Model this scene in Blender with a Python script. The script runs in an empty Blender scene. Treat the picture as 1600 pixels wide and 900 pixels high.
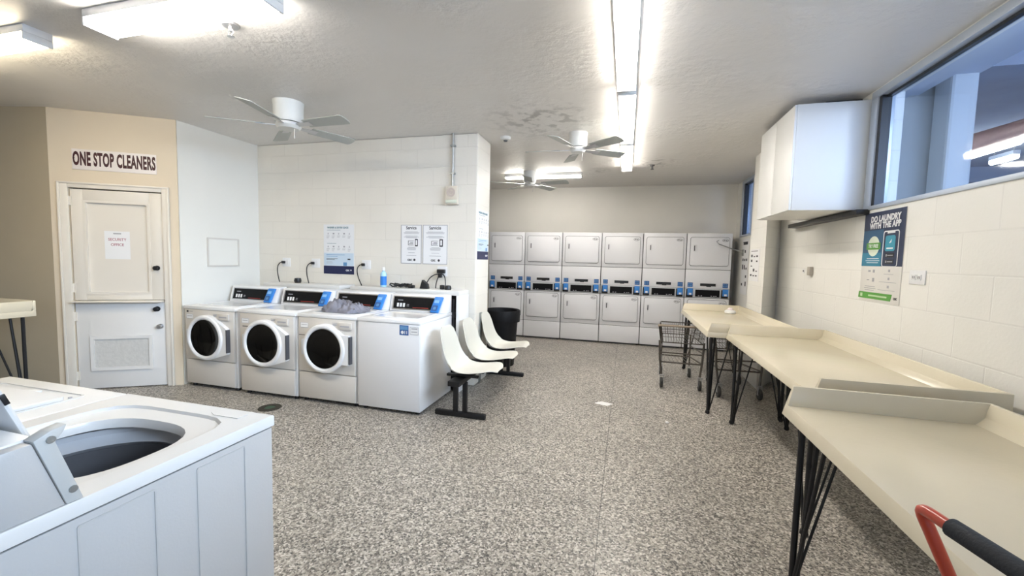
import bpy, bmesh, math, random
from mathutils import Matrix, Vector, noise

random.seed(7)
C = bpy.context.scene.collection
SC = bpy.context.scene
R = math.radians
PI = math.pi

# ------------------------------------------------------------------ camera
cam_d = bpy.data.cameras.new('camera')
cam = bpy.data.objects.new('camera', cam_d)
C.objects.link(cam)
F_PX, YAW, PITCH, ROLL, CAM_H = 652.14, -0.264259, -0.0705616, 0.0241398, 1.45
_f = Vector((math.sin(YAW) * math.cos(PITCH), math.cos(YAW) * math.cos(PITCH), math.sin(PITCH)))
_r = Vector((math.cos(YAW), -math.sin(YAW), 0))
_u = _r.cross(_f)
_r2 = _r * math.cos(ROLL) + _u * math.sin(ROLL)
_u2 = -_r * math.sin(ROLL) + _u * math.cos(ROLL)
M = Matrix((_r2, _u2, -_f)).transposed().to_4x4()
M.translation = Vector((0, 0, CAM_H))
cam.matrix_world = M
cam_d.sensor_width = 36
cam_d.lens = F_PX / 1600 * 36
cam_d.clip_start = 0.02
SC.camera = cam

# ------------------------------------------------------------------ light, exposure
w = bpy.data.worlds.new('world')
SC.world = w
w.use_nodes = True
w.node_tree.nodes['Background'].inputs[0].default_value = (0.55, 0.70, 1.0, 1)
w.node_tree.nodes['Background'].inputs[1].default_value = 0.8
SC.view_settings.view_transform = 'Standard'
SC.view_settings.look = 'None'
SC.view_settings.exposure = 1.80
SC.view_settings.gamma = 1
SC.view_settings.use_curve_mapping = False
TUBE_POWER = 13.0


def area(name, loc, target, sx, sy, power, col, spread=180):
    d = bpy.data.lights.new(name, 'AREA')
    d.shape = 'RECTANGLE'
    d.size, d.size_y = sx, sy
    d.energy = power
    d.color = col
    d.spread = R(spread)
    o = bpy.data.objects.new(name, d)
    C.objects.link(o)
    o.location = loc
    o.rotation_euler = (Vector(target) - Vector(loc)).to_track_quat('-Z', 'Y').to_euler()
    return o


area('daylight_side_window', (2.9, 0.9, 2.75), (-3.0, 2.6, 1.2), 3.4, 1.0, 36, (0.78, 0.87, 1.0), 78)
area('fill_behind_camera', (-0.6, -3.9, 1.9), (-1.5, 4, 1.2), 4.2, 2.0, 9, (0.85, 0.92, 1.0))  # added fill light behind the camera, outside an invented window
area('daylight_garage', (6.0, -2.5, 2.4), (6.0, 8, 2.6), 6, 2.5, 120, (0.52, 0.66, 1.0))

# ------------------------------------------------------------------ materials
MATS = {}


def mat(name, col, rough=0.5, metal=0.0, emit=None, strength=0, bump=0, bscale=40, spec=0.5, var=0.0, vscale=3, trans=0, coat=0):
    if name in MATS:
        return MATS[name]
    m = bpy.data.materials.new(name)
    m.use_nodes = True
    nt = m.node_tree
    b = nt.nodes['Principled BSDF']
    b.inputs['Base Color'].default_value = (*col, 1)
    b.inputs['Roughness'].default_value = rough
    b.inputs['Metallic'].default_value = metal
    b.inputs['Specular IOR Level'].default_value = spec
    b.inputs['Transmission Weight'].default_value = trans
    b.inputs['Coat Weight'].default_value = coat
    if emit:
        b.inputs['Emission Color'].default_value = (*emit, 1)
        b.inputs['Emission Strength'].default_value = strength
    tc = nt.nodes.new('ShaderNodeTexCoord')
    if var > 0:
        n = nt.nodes.new('ShaderNodeTexNoise')
        n.inputs['Scale'].default_value = vscale
        n.inputs['Detail'].default_value = 4
        nt.links.new(tc.outputs['Object'], n.inputs['Vector'])
        mx = nt.nodes.new('ShaderNodeMix')
        mx.data_type = 'RGBA'
        mx.inputs['A'].default_value = (*[c * (1 - var) for c in col], 1)
        mx.inputs['B'].default_value = (*[min(1, c * (1 + var)) for c in col], 1)
        nt.links.new(n.outputs['Fac'], mx.inputs['Factor'])
        nt.links.new(mx.outputs['Result'], b.inputs['Base Color'])
    if bump > 0:
        n = nt.nodes.new('ShaderNodeTexNoise')
        n.inputs['Scale'].default_value = bscale
        n.inputs['Detail'].default_value = 3
        nt.links.new(tc.outputs['Object'], n.inputs['Vector'])
        bp = nt.nodes.new('ShaderNodeBump')
        bp.inputs['Strength'].default_value = bump
        bp.inputs['Distance'].default_value = 0.004
        nt.links.new(n.outputs['Fac'], bp.inputs['Height'])
        nt.links.new(bp.outputs['Normal'], b.inputs['Normal'])
    MATS[name] = m
    return m


def block_mat(name, col, axis, bw, bh, ox=0.0, oz=0.0, mort=0.006):
    """painted concrete block: brick joints as relief"""
    m = bpy.data.materials.new(name)
    m.use_nodes = True
    nt = m.node_tree
    b = nt.nodes['Principled BSDF']
    b.inputs['Roughness'].default_value = 0.42
    geo = nt.nodes.new('ShaderNodeNewGeometry')
    sep = nt.nodes.new('ShaderNodeSeparateXYZ')
    nt.links.new(geo.outputs['Position'], sep.inputs[0])
    cb = nt.nodes.new('ShaderNodeCombineXYZ')
    ax = nt.nodes.new('ShaderNodeMath'); ax.operation = 'ADD'; ax.inputs[1].default_value = ox + 20 * bw
    az = nt.nodes.new('ShaderNodeMath'); az.operation = 'ADD'; az.inputs[1].default_value = oz + 4 * bh
    nt.links.new(sep.outputs[axis], ax.inputs[0]); nt.links.new(sep.outputs['Z'], az.inputs[0])
    nt.links.new(ax.outputs[0], cb.inputs[0]); nt.links.new(az.outputs[0], cb.inputs[1])
    br = nt.nodes.new('ShaderNodeTexBrick')
    br.offset = 0.5; br.squash = 1
    br.inputs['Scale'].default_value = 1
    br.inputs['Brick Width'].default_value = bw
    br.inputs['Row Height'].default_value = bh
    br.inputs['Mortar Size'].default_value = mort
    br.inputs['Mortar Smooth'].default_value = 0.6
    br.inputs['Bias'].default_value = 0
    br.inputs['Color1'].default_value = (*col, 1)
    br.inputs['Color2'].default_value = (*[c * 0.985 for c in col], 1)
    br.inputs['Mortar'].default_value = (*[c * 0.95 for c in col], 1)
    nt.links.new(cb.outputs[0], br.inputs['Vector'])
    n2 = nt.nodes.new('ShaderNodeTexNoise'); n2.inputs['Scale'].default_value = 1.6; n2.inputs['Detail'].default_value = 5
    nt.links.new(geo.outputs['Position'], n2.inputs['Vector'])
    rmp = nt.nodes.new('ShaderNodeMapRange'); rmp.inputs['To Min'].default_value = 0.9; rmp.inputs['To Max'].default_value = 1.06
    nt.links.new(n2.outputs['Fac'], rmp.inputs['Value'])
    ml = nt.nodes.new('ShaderNodeVectorMath'); ml.operation = 'SCALE'
    nt.links.new(br.outputs['Color'], ml.inputs[0]); nt.links.new(rmp.outputs[0], ml.inputs['Scale'])
    nt.links.new(ml.outputs[0], b.inputs['Base Color'])
    n = nt.nodes.new('ShaderNodeTexNoise'); n.inputs['Scale'].default_value = 60; n.inputs['Detail'].default_value = 4
    nt.links.new(geo.outputs['Position'], n.inputs['Vector'])
    bp = nt.nodes.new('ShaderNodeBump'); bp.inputs['Strength'].default_value = 0.25; bp.inputs['Distance'].default_value = 0.003
    nt.links.new(n.outputs['Fac'], bp.inputs['Height'])
    b2 = nt.nodes.new('ShaderNodeBump'); b2.invert = True; b2.inputs['Strength'].default_value = 0.35; b2.inputs['Distance'].default_value = 0.004
    nt.links.new(br.outputs['Fac'], b2.inputs['Height']); nt.links.new(bp.outputs['Normal'], b2.inputs['Normal'])
    nt.links.new(b2.outputs['Normal'], b.inputs['Normal'])
    return m


def floor_mat():
    m = bpy.data.materials.new('terrazzo')
    m.use_nodes = True
    nt = m.node_tree
    b = nt.nodes['Principled BSDF']
    b.inputs['Roughness'].default_value = 0.38
    geo = nt.nodes.new('ShaderNodeNewGeometry')
    cols = []
    for sc, stops in ((105, ((0, (0.03, 0.028, 0.026)), (0.17, (0.12, 0.108, 0.094)), (0.36, (0.26, 0.235, 0.20)), (0.60, (0.40, 0.37, 0.32)), (0.84, (0.60, 0.57, 0.52)))),
                      (200, ((0, (0.05, 0.046, 0.042)), (0.25, (0.19, 0.172, 0.148)), (0.55, (0.34, 0.31, 0.27)), (0.8, (0.52, 0.49, 0.45))))):
        v = nt.nodes.new('ShaderNodeTexVoronoi'); v.inputs['Scale'].default_value = sc
        nt.links.new(geo.outputs['Position'], v.inputs['Vector'])
        s = nt.nodes.new('ShaderNodeSeparateColor'); nt.links.new(v.outputs['Color'], s.inputs[0])
        r = nt.nodes.new('ShaderNodeValToRGB'); r.color_ramp.interpolation = 'CONSTANT'
        els = r.color_ramp.elements
        els[0].position = stops[0][0]; els[0].color = (*stops[0][1], 1)
        els[1].position = stops[1][0]; els[1].color = (*stops[1][1], 1)
        for p, c in stops[2:]:
            e = els.new(p); e.color = (*c, 1)
        nt.links.new(s.outputs[0], r.inputs[0])
        cols.append(r)
    mx = nt.nodes.new('ShaderNodeMix'); mx.data_type = 'RGBA'; mx.inputs['Factor'].default_value = 0.3
    nt.links.new(cols[0].outputs[0], mx.inputs['A']); nt.links.new(cols[1].outputs[0], mx.inputs['B'])
    # wear
    n = nt.nodes.new('ShaderNodeTexNoise'); n.inputs['Scale'].default_value = 1.3; n.inputs['Detail'].default_value = 6
    nt.links.new(geo.outputs['Position'], n.inputs['Vector'])
    mr = nt.nodes.new('ShaderNodeMapRange'); mr.inputs['From Min'].default_value = 0.3; mr.inputs['From Max'].default_value = 0.7
    mr.inputs['To Min'].default_value = 1.02; mr.inputs['To Max'].default_value = 1.3
    nt.links.new(n.outputs['Fac'], mr.inputs['Value'])
    # joint lines at x=-0.084 (and 2.4 m apart) and every 3.6 m in y
    sep = nt.nodes.new('ShaderNodeSeparateXYZ'); nt.links.new(geo.outputs['Position'], sep.inputs[0])

    def line(out, off, period):
        a = nt.nodes.new('ShaderNodeMath'); a.operation = 'ADD'; a.inputs[1].default_value = off
        p = nt.nodes.new('ShaderNodeMath'); p.operation = 'PINGPONG'; p.inputs[1].default_value = period
        g = nt.nodes.new('ShaderNodeMath'); g.operation = 'GREATER_THAN'; g.inputs[1].default_value = 0.0026
        nt.links.new(out, a.inputs[0]); nt.links.new(a.outputs[0], p.inputs[0]); nt.links.new(p.outputs[0], g.inputs[0])
        return g.outputs[0]
    l1 = line(sep.outputs['X'], 0.084, 3.0)
    mm = nt.nodes.new('ShaderNodeMapRange'); mm.inputs['To Min'].default_value = 0.35
    nt.links.new(l1, mm.inputs['Value'])
    mu = nt.nodes.new('ShaderNodeMath'); mu.operation = 'MULTIPLY'
    nt.links.new(mm.outputs[0], mu.inputs[0]); nt.links.new(mr.outputs[0], mu.inputs[1])
    vs = nt.nodes.new('ShaderNodeVectorMath'); vs.operation = 'SCALE'
    nt.links.new(mx.outputs['Result'], vs.inputs[0]); nt.links.new(mu.outputs[0], vs.inputs['Scale'])
    nt.links.new(vs.outputs[0], b.inputs['Base Color'])
    return m


def ceiling_mat():
    m = bpy.data.materials.new('textured_ceiling')
    m.use_nodes = True
    nt = m.node_tree
    b = nt.nodes['Principled BSDF']
    b.inputs['Roughness'].default_value = 0.45
    geo = nt.nodes.new('ShaderNodeNewGeometry')
    n0 = nt.nodes.new('ShaderNodeTexNoise'); n0.inputs['Scale'].default_value = 0.9; n0.inputs['Detail'].default_value = 5
    nt.links.new(geo.outputs['Position'], n0.inputs['Vector'])
    mx = nt.nodes.new('ShaderNodeMix'); mx.data_type = 'RGBA'
    mx.inputs['A'].default_value = (0.70, 0.675, 0.645, 1); mx.inputs['B'].default_value = (0.80, 0.785, 0.765, 1)
    nt.links.new(n0.outputs['Fac'], mx.inputs['Factor'])
    # dark mildew stains of their own shape
    def stain(loc, rad, scale, lo):
        vm = nt.nodes.new('ShaderNodeVectorMath'); vm.operation = 'DISTANCE'; vm.inputs[1].default_value = loc
        nt.links.new(geo.outputs['Position'], vm.inputs[0])
        r1 = nt.nodes.new('ShaderNodeMapRange'); r1.inputs['From Min'].default_value = rad * 0.2; r1.inputs['From Max'].default_value = rad
        r1.inputs['To Min'].default_value = 1; r1.inputs['To Max'].default_value = 0
        nt.links.new(vm.outputs['Value'], r1.inputs['Value'])
        nn = nt.nodes.new('ShaderNodeTexNoise'); nn.inputs['Scale'].default_value = scale; nn.inputs['Detail'].default_value = 4
        nt.links.new(geo.outputs['Position'], nn.inputs['Vector'])
        r2 = nt.nodes.new('ShaderNodeMapRange'); r2.inputs['From Min'].default_value = lo; r2.inputs['From Max'].default_value = lo + 0.12
        nt.links.new(nn.outputs['Fac'], r2.inputs['Value'])
        mm = nt.nodes.new('ShaderNodeMath'); mm.operation = 'MULTIPLY'
        nt.links.new(r1.outputs[0], mm.inputs[0]); nt.links.new(r2.outputs[0], mm.inputs[1])
        return mm.outputs[0]
    src = mx.outputs['Result']
    for loc, rad, sc, lo, fac in (((-0.85, 4.1, 2.8), 0.65, 9, 0.5, 0.6), ((0.3, 6.1, 2.8), 0.4, 14, 0.52, 0.55), ((-0.44, 6.5, 2.8), 0.2, 10, 0.45, 0.5)):
        s = stain(loc, rad, sc, lo)
        ff = nt.nodes.new('ShaderNodeMath'); ff.operation = 'MULTIPLY'; ff.inputs[1].default_value = fac
        nt.links.new(s, ff.inputs[0])
        m2 = nt.nodes.new('ShaderNodeMix'); m2.data_type = 'RGBA'; m2.inputs['B'].default_value = (0.2, 0.19, 0.18, 1)
        nt.links.new(ff.outputs[0], m2.inputs['Factor']); nt.links.new(src, m2.inputs['A'])
        src = m2.outputs['Result']
    nt.links.new(src, b.inputs['Base Color'])
    n = nt.nodes.new('ShaderNodeTexNoise'); n.inputs['Scale'].default_value = 16; n.inputs['Detail'].default_value = 5; n.inputs['Roughness'].default_value = 0.6
    nt.links.new(geo.outputs['Position'], n.inputs['Vector'])
    n3 = nt.nodes.new('ShaderNodeTexNoise'); n3.inputs['Scale'].default_value = 1.4
    nt.links.new(geo.outputs['Position'], n3.inputs['Vector'])
    r3 = nt.nodes.new('ShaderNodeMapRange'); r3.inputs['From Min'].default_value = 0.35; r3.inputs['From Max'].default_value = 0.65
    nt.links.new(n3.outputs['Fac'], r3.inputs['Value'])
    mu = nt.nodes.new('ShaderNodeMath'); mu.operation = 'MULTIPLY'
    nt.links.new(n.outputs['Fac'], mu.inputs[0]); nt.links.new(r3.outputs[0], mu.inputs[1])
    bp = nt.nodes.new('ShaderNodeBump'); bp.inputs['Strength'].default_value = 0.7; bp.inputs['Distance'].default_value = 0.022
    nt.links.new(mu.outputs[0], bp.inputs['Height']); nt.links.new(bp.outputs['Normal'], b.inputs['Normal'])
    return m


WHITE = mat('white_enamel', (0.80, 0.80, 0.80), 0.28, coat=0.3)
WHITE2 = mat('warm_white_panel', (0.64, 0.605, 0.555), 0.38)
DRYW = mat('dryer_enamel', (0.77, 0.77, 0.785), 0.35)
GASKET = mat('dark_seam', (0.10, 0.10, 0.105), 0.6)
BLACK = mat('black_plastic', (0.012, 0.012, 0.013), 0.35)
BLACKM = mat('black_metal', (0.012, 0.012, 0.013), 0.42, 0.2)
DISP = mat('display_black', (0.006, 0.006, 0.007), 0.5, spec=0.15)
GLASSB = mat('dark_door_glass', (0.003, 0.003, 0.003), 0.06, spec=0.3)
BLUE = mat('blue_reader', (0.035, 0.22, 0.62), 0.35)
BLUED = mat('dark_blue_label', (0.03, 0.10, 0.30), 0.4)
NAVY = mat('navy_print', (0.012, 0.018, 0.07), 0.45)
PAPER = mat('paper', (0.80, 0.80, 0.80), 0.6)
INK = mat('ink', (0.03, 0.03, 0.035), 0.6)
INKG = mat('grey_ink', (0.38, 0.38, 0.40), 0.6)
INKB = mat('blue_ink', (0.12, 0.28, 0.50), 0.6)
CHROME = mat('dull_chrome', (0.55, 0.55, 0.56), 0.28, 0.9)
STEEL = mat('galvanised_steel', (0.42, 0.43, 0.42), 0.4, 0.8)
CREAM = mat('cream_laminate', (0.68, 0.615, 0.47), 0.22, bump=0.15, bscale=14, var=0.04)
SHELL = mat('shell_plastic', (0.66, 0.645, 0.575), 0.35)
FANW = mat('fan_white', (0.70, 0.71, 0.69), 0.45)
BLADE = mat('fan_blade', (0.42, 0.44, 0.42), 0.5)
LENS = mat('lamp_lens', (0.9, 0.9, 0.9), 0.4, emit=(1.0, 0.945, 0.865), strength=TUBE_POWER)
LENSW = mat('warm_lamp_lens', (0.9, 0.9, 0.9), 0.4, emit=(1.0, 0.86, 0.62), strength=TUBE_POWER * 0.8)
LENSB = mat('far_lamp_tube', (0.9, 0.9, 0.9), 0.4, emit=(0.9, 0.95, 1.0), strength=6)
FIX = mat('fixture_enamel', (0.72, 0.72, 0.72), 0.4)
PAINT = mat('plain_wall_paint', (0.78, 0.765, 0.71), 0.5, bump=0.12, bscale=30, var=0.03)
PAINTC = mat('warmed_cream_paint', (0.70, 0.60, 0.46), 0.5, bump=0.12, bscale=30, var=0.03)  # cream pushed toward orange, warm light at the left put into the colour
PAINTD = mat('dimmed_tan_paint', (0.46, 0.395, 0.285), 0.5, bump=0.12, bscale=30, var=0.05)  # tan darkened, the alcove's weaker light put into the colour
DOORP = mat('door_paint', (0.74, 0.69, 0.61), 0.42, bump=0.08, bscale=25, var=0.03)
SCREEN = mat('worn_panel', (0.60, 0.59, 0.56), 0.7, bump=0.5, bscale=60, var=0.15, vscale=30)
ALU = mat('pale_aluminium', (0.52, 0.57, 0.64), 0.4, 0.4)
CONC = mat('garage_concrete', (0.34, 0.37, 0.44), 0.8, bump=0.4, bscale=6, var=0.15)
PIER = mat('painted_pier', (0.36, 0.37, 0.36), 0.7, bump=0.3, bscale=12, var=0.06)
REDP = mat('red_paint_beam', (0.33, 0.10, 0.09), 0.6)
FLOORM = floor_mat()
CEILM = ceiling_mat()
BLOCKX = block_mat('painted_block_washer_wall', (0.78, 0.745, 0.67), 'X', 0.405, 0.204, ox=0.1, oz=0.0)
BLOCKY = block_mat('painted_block_side_wall', (0.82, 0.805, 0.755), 'Y', 0.46, 0.2315, ox=0.10, oz=-0.03)
DULL = mat('back_wall_paint', (0.78, 0.75, 0.68), 0.55, bump=0.12, bscale=30, var=0.04)

# ------------------------------------------------------------------ mesh helpers


class MB:
    def __init__(self):
        self.bm = bmesh.new()

    def _merge(self, t, mtx=None):
        if mtx is not None:
            bmesh.ops.transform(t, matrix=mtx, verts=t.verts)
        me = bpy.data.meshes.new('tmp')
        t.to_mesh(me)
        t.free()
        self.bm.from_mesh(me)
        bpy.data.meshes.remove(me)

    def box(self, x0, x1, y0, y1, z0, z1, r=0.0, seg=2, mtx=None):
        t = bmesh.new()
        bmesh.ops.create_cube(t, size=1)
        bmesh.ops.transform(t, matrix=Matrix.Translation(((x0 + x1) / 2, (y0 + y1) / 2, (z0 + z1) / 2)) @ Matrix.Diagonal((x1 - x0, y1 - y0, z1 - z0, 1)), verts=t.verts)
        if r > 0:
            bmesh.ops.bevel(t, geom=t.edges[:], offset=r, segments=seg, profile=0.5, affect='EDGES')
        self._merge(t, mtx)
        return self

    def prism(self, pts, a0, a1, axis='y', r=0.0, mtx=None):
        """polygon pts in the plane normal to axis, extruded a0..a1. axis y: pts=(x,z); x: pts=(y,z); z: pts=(x,y)"""
        t = bmesh.new()

        def P(p, a):
            return {'y': (p[0], a, p[1]), 'x': (a, p[0], p[1]), 'z': (p[0], p[1], a)}[axis]
        v0 = [t.verts.new(P(p, a0)) for p in pts]
        v1 = [t.verts.new(P(p, a1)) for p in pts]
        n = len(pts)
        t.faces.new(v0)
        t.faces.new(v1[::-1])
        for i in range(n):
            j = (i + 1) % n
            t.faces.new((v0[i], v1[i], v1[j], v0[j]))
        bmesh.ops.recalc_face_normals(t, faces=t.faces)
        if r > 0:
            bmesh.ops.bevel(t, geom=t.edges[:], offset=r, segments=2, profile=0.5, affect='EDGES')
        self._merge(t, mtx)
        return self

    def ringprism(self, outer, inner, a0, a1, axis='y', mtx=None):
        """same-count outer and inner loops, a frame with a hole"""
        t = bmesh.new()

        def P(p, a):
            return {'y': (p[0], a, p[1]), 'x': (a, p[0], p[1]), 'z': (p[0], p[1], a)}[axis]
        n = len(outer)
        o0 = [t.verts.new(P(p, a0)) for p in outer]; o1 = [t.verts.new(P(p, a1)) for p in outer]
        i0 = [t.verts.new(P(p, a0)) for p in inner]; i1 = [t.verts.new(P(p, a1)) for p in inner]
        for k in range(n):
            j = (k + 1) % n
            t.faces.new((o0[k], o0[j], i0[j], i0[k]))
            t.faces.new((o1[k], i1[k], i1[j], o1[j]))
            t.faces.new((o0[k], o1[k], o1[j], o0[j]))
            t.faces.new((i0[k], i0[j], i1[j], i1[k]))
        bmesh.ops.recalc_face_normals(t, faces=t.faces)
        self._merge(t, mtx)
        return self

    def lathe(self, prof, seg=32, mtx=None, close=False):
        """prof: (radius, height) about local z"""
        t = bmesh.new()
        rings = []
        for rr, h in prof:
            if rr < 1e-6:
                rings.append([t.verts.new((0, 0, h))])
            else:
                rings.append([t.verts.new((rr * math.cos(2 * PI * k / seg), rr * math.sin(2 * PI * k / seg), h)) for k in range(seg)])
        for a, b in zip(rings, rings[1:] + ([rings[0]] if close else [])):
            for k in range(seg):
                j = (k + 1) % seg
                if len(a) == 1 and len(b) == 1:
                    continue
                if len(a) == 1:
                    t.faces.new((a[0], b[j], b[k]))
                elif len(b) == 1:
                    t.faces.new((a[k], a[j], b[0]))
                else:
                    t.faces.new((a[k], a[j], b[j], b[k]))
        bmesh.ops.recalc_face_normals(t, faces=t.faces)
        self._merge(t, mtx)
        return self

    def cyl(self, p0, p1, r, seg=16, r1=None):
        p0, p1 = Vector(p0), Vector(p1)
        d = p1 - p0
        q = d.to_track_quat('Z', 'Y').to_matrix().to_4x4()
        q.translation = p0
        r1 = r if r1 is None else r1
        return self.lathe([(0, 0), (r, 0), (r1, d.length), (0, d.length)], seg, q)

    def tube(self, pts, r, seg=8):
        pts = [Vector(p) for p in pts]
        t = bmesh.new()
        rings = []
        up = None
        for i, p in enumerate(pts):
            a = (pts[i] - pts[i - 1]).normalized() if i > 0 else (pts[1] - pts[0]).normalized()
            b = (pts[i + 1] - pts[i]).normalized() if i < len(pts) - 1 else a
            d = (a + b)
            d = d.normalized() if d.length > 1e-6 else a
            if up is None:
                up = Vector((0, 0, 1)) if abs(d.z) < 0.9 else Vector((1, 0, 0))
            s = d.cross(up).normalized()
            up = s.cross(d).normalized()
            rings.append([t.verts.new(p + (s * math.cos(2 * PI * k / seg) + up * math.sin(2 * PI * k / seg)) * r) for k in range(seg)])
        for a, b in zip(rings, rings[1:]):
            for k in range(seg):
                j = (k + 1) % seg
                t.faces.new((a[k], a[j], b[j], b[k]))
        t.faces.new(rings[0][::-1])
        t.faces.new(rings[-1])
        bmesh.ops.recalc_face_normals(t, faces=t.faces)
        self._merge(t)
        return self

    def grid(self, fn, nu, nv, thick=0.0):
        t = bmesh.new()
        top = [[t.verts.new(fn(i / nu, j / nv)) for j in range(nv + 1)] for i in range(nu + 1)]
        for i in range(nu):
            for j in range(nv):
                t.faces.new((top[i][j], top[i + 1][j], top[i + 1][j + 1], top[i][j + 1]))
        bmesh.ops.recalc_face_normals(t, faces=t.faces)
        if thick:
            t.normal_update()
            bmesh.ops.solidify(t, geom=t.faces[:], thickness=thick)
        self._merge(t)
        return self

    def build(self, name, m, parent=None, smooth=True, loc=None):
        me = bpy.data.meshes.new(name)
        self.bm.to_mesh(me)
        self.bm.free()
        me.materials.append(m)
        if smooth:
            me.shade_smooth()
            try:
                me.set_sharp_from_angle(angle=R(35))
            except Exception:
                pass
        o = bpy.data.objects.new(name, me)
        C.objects.link(o)
        if parent is not None:
            o.parent = parent
        if loc:
            o.location = loc
        return o


def bez(p0, p1, p2, p3, n=12):
    p0, p1, p2, p3 = map(Vector, (p0, p1, p2, p3))
    return [p0 * (1 - t) ** 3 + p1 * 3 * t * (1 - t) ** 2 + p2 * 3 * t * t * (1 - t) + p3 * t ** 3 for t in [k / n for k in range(n + 1)]]


def rrect(x0, x1, z0, z1, r, n=5):
    out = []
    for cx, cz, a0 in ((x1 - r, z1 - r, 0), (x0 + r, z1 - r, 90), (x0 + r, z0 + r, 180), (x1 - r, z0 + r, 270)):
        for k in range(n + 1):
            a = R(a0 + 90 * k / n)
            out.append((cx + r * math.cos(a), cz + r * math.sin(a)))
    return out


def tag(o, label, cat, group=None, kind=None):
    o['label'] = label
    o['category'] = cat
    if group:
        o['group'] = group
    if kind:
        o['kind'] = kind
    return o


def thing(name, label, cat, loc=(0, 0, 0), rotz=0, group=None):
    o = bpy.data.objects.new(name, None)
    o.empty_display_size = 0.1
    C.objects.link(o)
    o.location = loc
    o.rotation_euler = (0, 0, rotz)
    return tag(o, label, cat, group)


def struct(name, mb, m, label=None, smooth=False):
    o = mb.build(name, m, None, smooth)
    o['kind'] = 'structure'
    if label:
        o['label'] = label
    return o


def copy_tree(o, parent=None):
    c = o.copy()
    C.objects.link(c)
    c.parent = parent
    for ch in list(o.children):
        copy_tree(ch, c)
    return c


def text(name, s, size, loc, m, parent, rot=(PI / 2, 0, 0), align='CENTER', bold=0.0, sx=1.0, ext=0.0006, space=1.0):
    """lettering lying in the local xz plane, facing -y by default"""
    cu = bpy.data.curves.new(name, 'FONT')
    cu.body = s
    cu.size = size
    cu.align_x = align
    cu.align_y = 'CENTER'
    cu.offset = bold
    cu.space_character = space
    cu.extrude = ext
    cu.resolution_u = 3
    t = bpy.data.objects.new('tmp', cu)
    C.objects.link(t)
    dg = bpy.context.evaluated_depsgraph_get()
    me = bpy.data.meshes.new_from_object(t.evaluated_get(dg))
    me.name = name
    bpy.data.objects.remove(t)
    bpy.data.curves.remove(cu)
    me.materials.clear()
    me.materials.append(m)
    for v in me.vertices:
        v.co.x *= sx
    o = bpy.data.objects.new(name, me)
    C.objects.link(o)
    o.parent = parent
    o.location = loc
    o.rotation_euler = rot
    return o


# ================================================================== SETTING
CE = 2.80
XR = 1.79
struct('floor', MB().box(-8.2, 2.0, -4.0, 8.2, -0.12, 0), FLOORM)
struct('ceiling', MB().box(-8.2, 2.0, -4.0, 8.2, CE, CE + 0.15), CEILM)
# right wall: sill height wall, head strip, solid parts between the windows
b = MB()
SILL, HEAD = 1.885, 2.785
b.box(XR, XR + 0.2, -3.7, 7.93, 0, SILL)
b.box(XR, XR + 0.2, -3.7, 7.93, HEAD, CE)
b.box(XR, XR + 0.2, 3.92, 6.95, SILL, HEAD)
b.box(XR, XR + 0.2, 7.62, 7.93, SILL, HEAD)
b.box(XR, XR + 0.2, -3.7, -1.2, SILL, HEAD)
struct('wall_right', b, BLOCKY)
struct('wall_pillar', MB().prism([(1.52, 5.34), (XR - 0.001, 5.75), (XR - 0.001, 5.95), (1.52, 5.95)], 0, CE - 0.001, 'z', r=0.004), BLOCKY)
struct('wall_back', MB().box(-5.0, XR, 7.93, 8.08, 0, CE), DULL)
struct('wall_center', MB().box(-5.6, -1.60, 4.36, 4.80, 0, CE - 0.001, r=0.012), BLOCKX)
struct('wall_left', MB().box(-4.75, -4.57, 3.37, 4.36, 0, CE), PAINT)
struct('wall_far', MB().box(-5.15, -5.0, 4.8, 7.93, 0, CE), DULL)
b = MB()
b.box(-8.1, -1.9, -3.85, -3.7, 0, CE).box(1.1, 1.99, -3.85, -3.7, 0, CE).box(-1.9, 1.1, -3.85, -3.7, 0, 0.9).box(-1.9, 1.1, -3.85, -3.7, 2.6, CE)
struct('wall_front', b, PAINT)
struct('wall_west', MB().box(-8.1, -7.95, -3.7, 3.0, 0, CE), PAINTC)
# angled wall with the split door
A2, B2 = Vector((-4.57, 3.36)), Vector((-5.46, 2.80))
dv = (A2 - B2).normalized()
DL = (A2 - B2).length
DANG = math.atan2(dv.y, dv.x)
DM = Matrix.Translation((B2.x, B2.y, 0)) @ Matrix.Rotation(DANG, 4, 'Z')      # local x along the wall, -y into the room
b = MB()
b.box(0, 0.144, 0, 0.12, 0, CE, mtx=DM).box(0.914, DL, 0, 0.12, 0, CE, mtx=DM).box(0.144, 0.914, 0, 0.12, 2.045, CE, mtx=DM)
struct('wall_corner', b, PAINTC)
AL = Vector((-0.975, -0.222))
a0 = B2
a1 = B2 + AL * 2.6
nn = Vector((-AL.y, AL.x))
if nn.y < 0:
    nn = -nn
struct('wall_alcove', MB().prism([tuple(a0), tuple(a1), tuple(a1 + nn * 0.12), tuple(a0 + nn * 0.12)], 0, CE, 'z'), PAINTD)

# door casing
b = MB()
cas = DM
for pr in ((0.064, 0.144, 0, 2.10), (0.914, 0.978, 0, 2.10)):
    b.box(pr[0], pr[1], -0.018, -0.001, pr[2], pr[3], r=0.004, mtx=cas)
    b.box(pr[0] + (0.0 if pr[0] < .5 else 0.045), pr[0] + (0.02 if pr[0] < .5 else 0.064), -0.03, -0.018, pr[2], pr[3], r=0.004, mtx=cas)
b.box(0.1445, 0.9135, -0.018, -0.001, 2.045, 2.10, r=0.004, mtx=cas)
b.box(0.064, 0.978, -0.03, -0.018, 2.082, 2.10, r=0.004, mtx=cas)
struct('trim_1', b, DOORP, smooth=True)

# the split (dutch) door itself
door = bpy.data.objects.new('door_1', None)
C.objects.link(door)
door.matrix_world = DM
door['kind'] = 'structure'
lf = MB()
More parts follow.
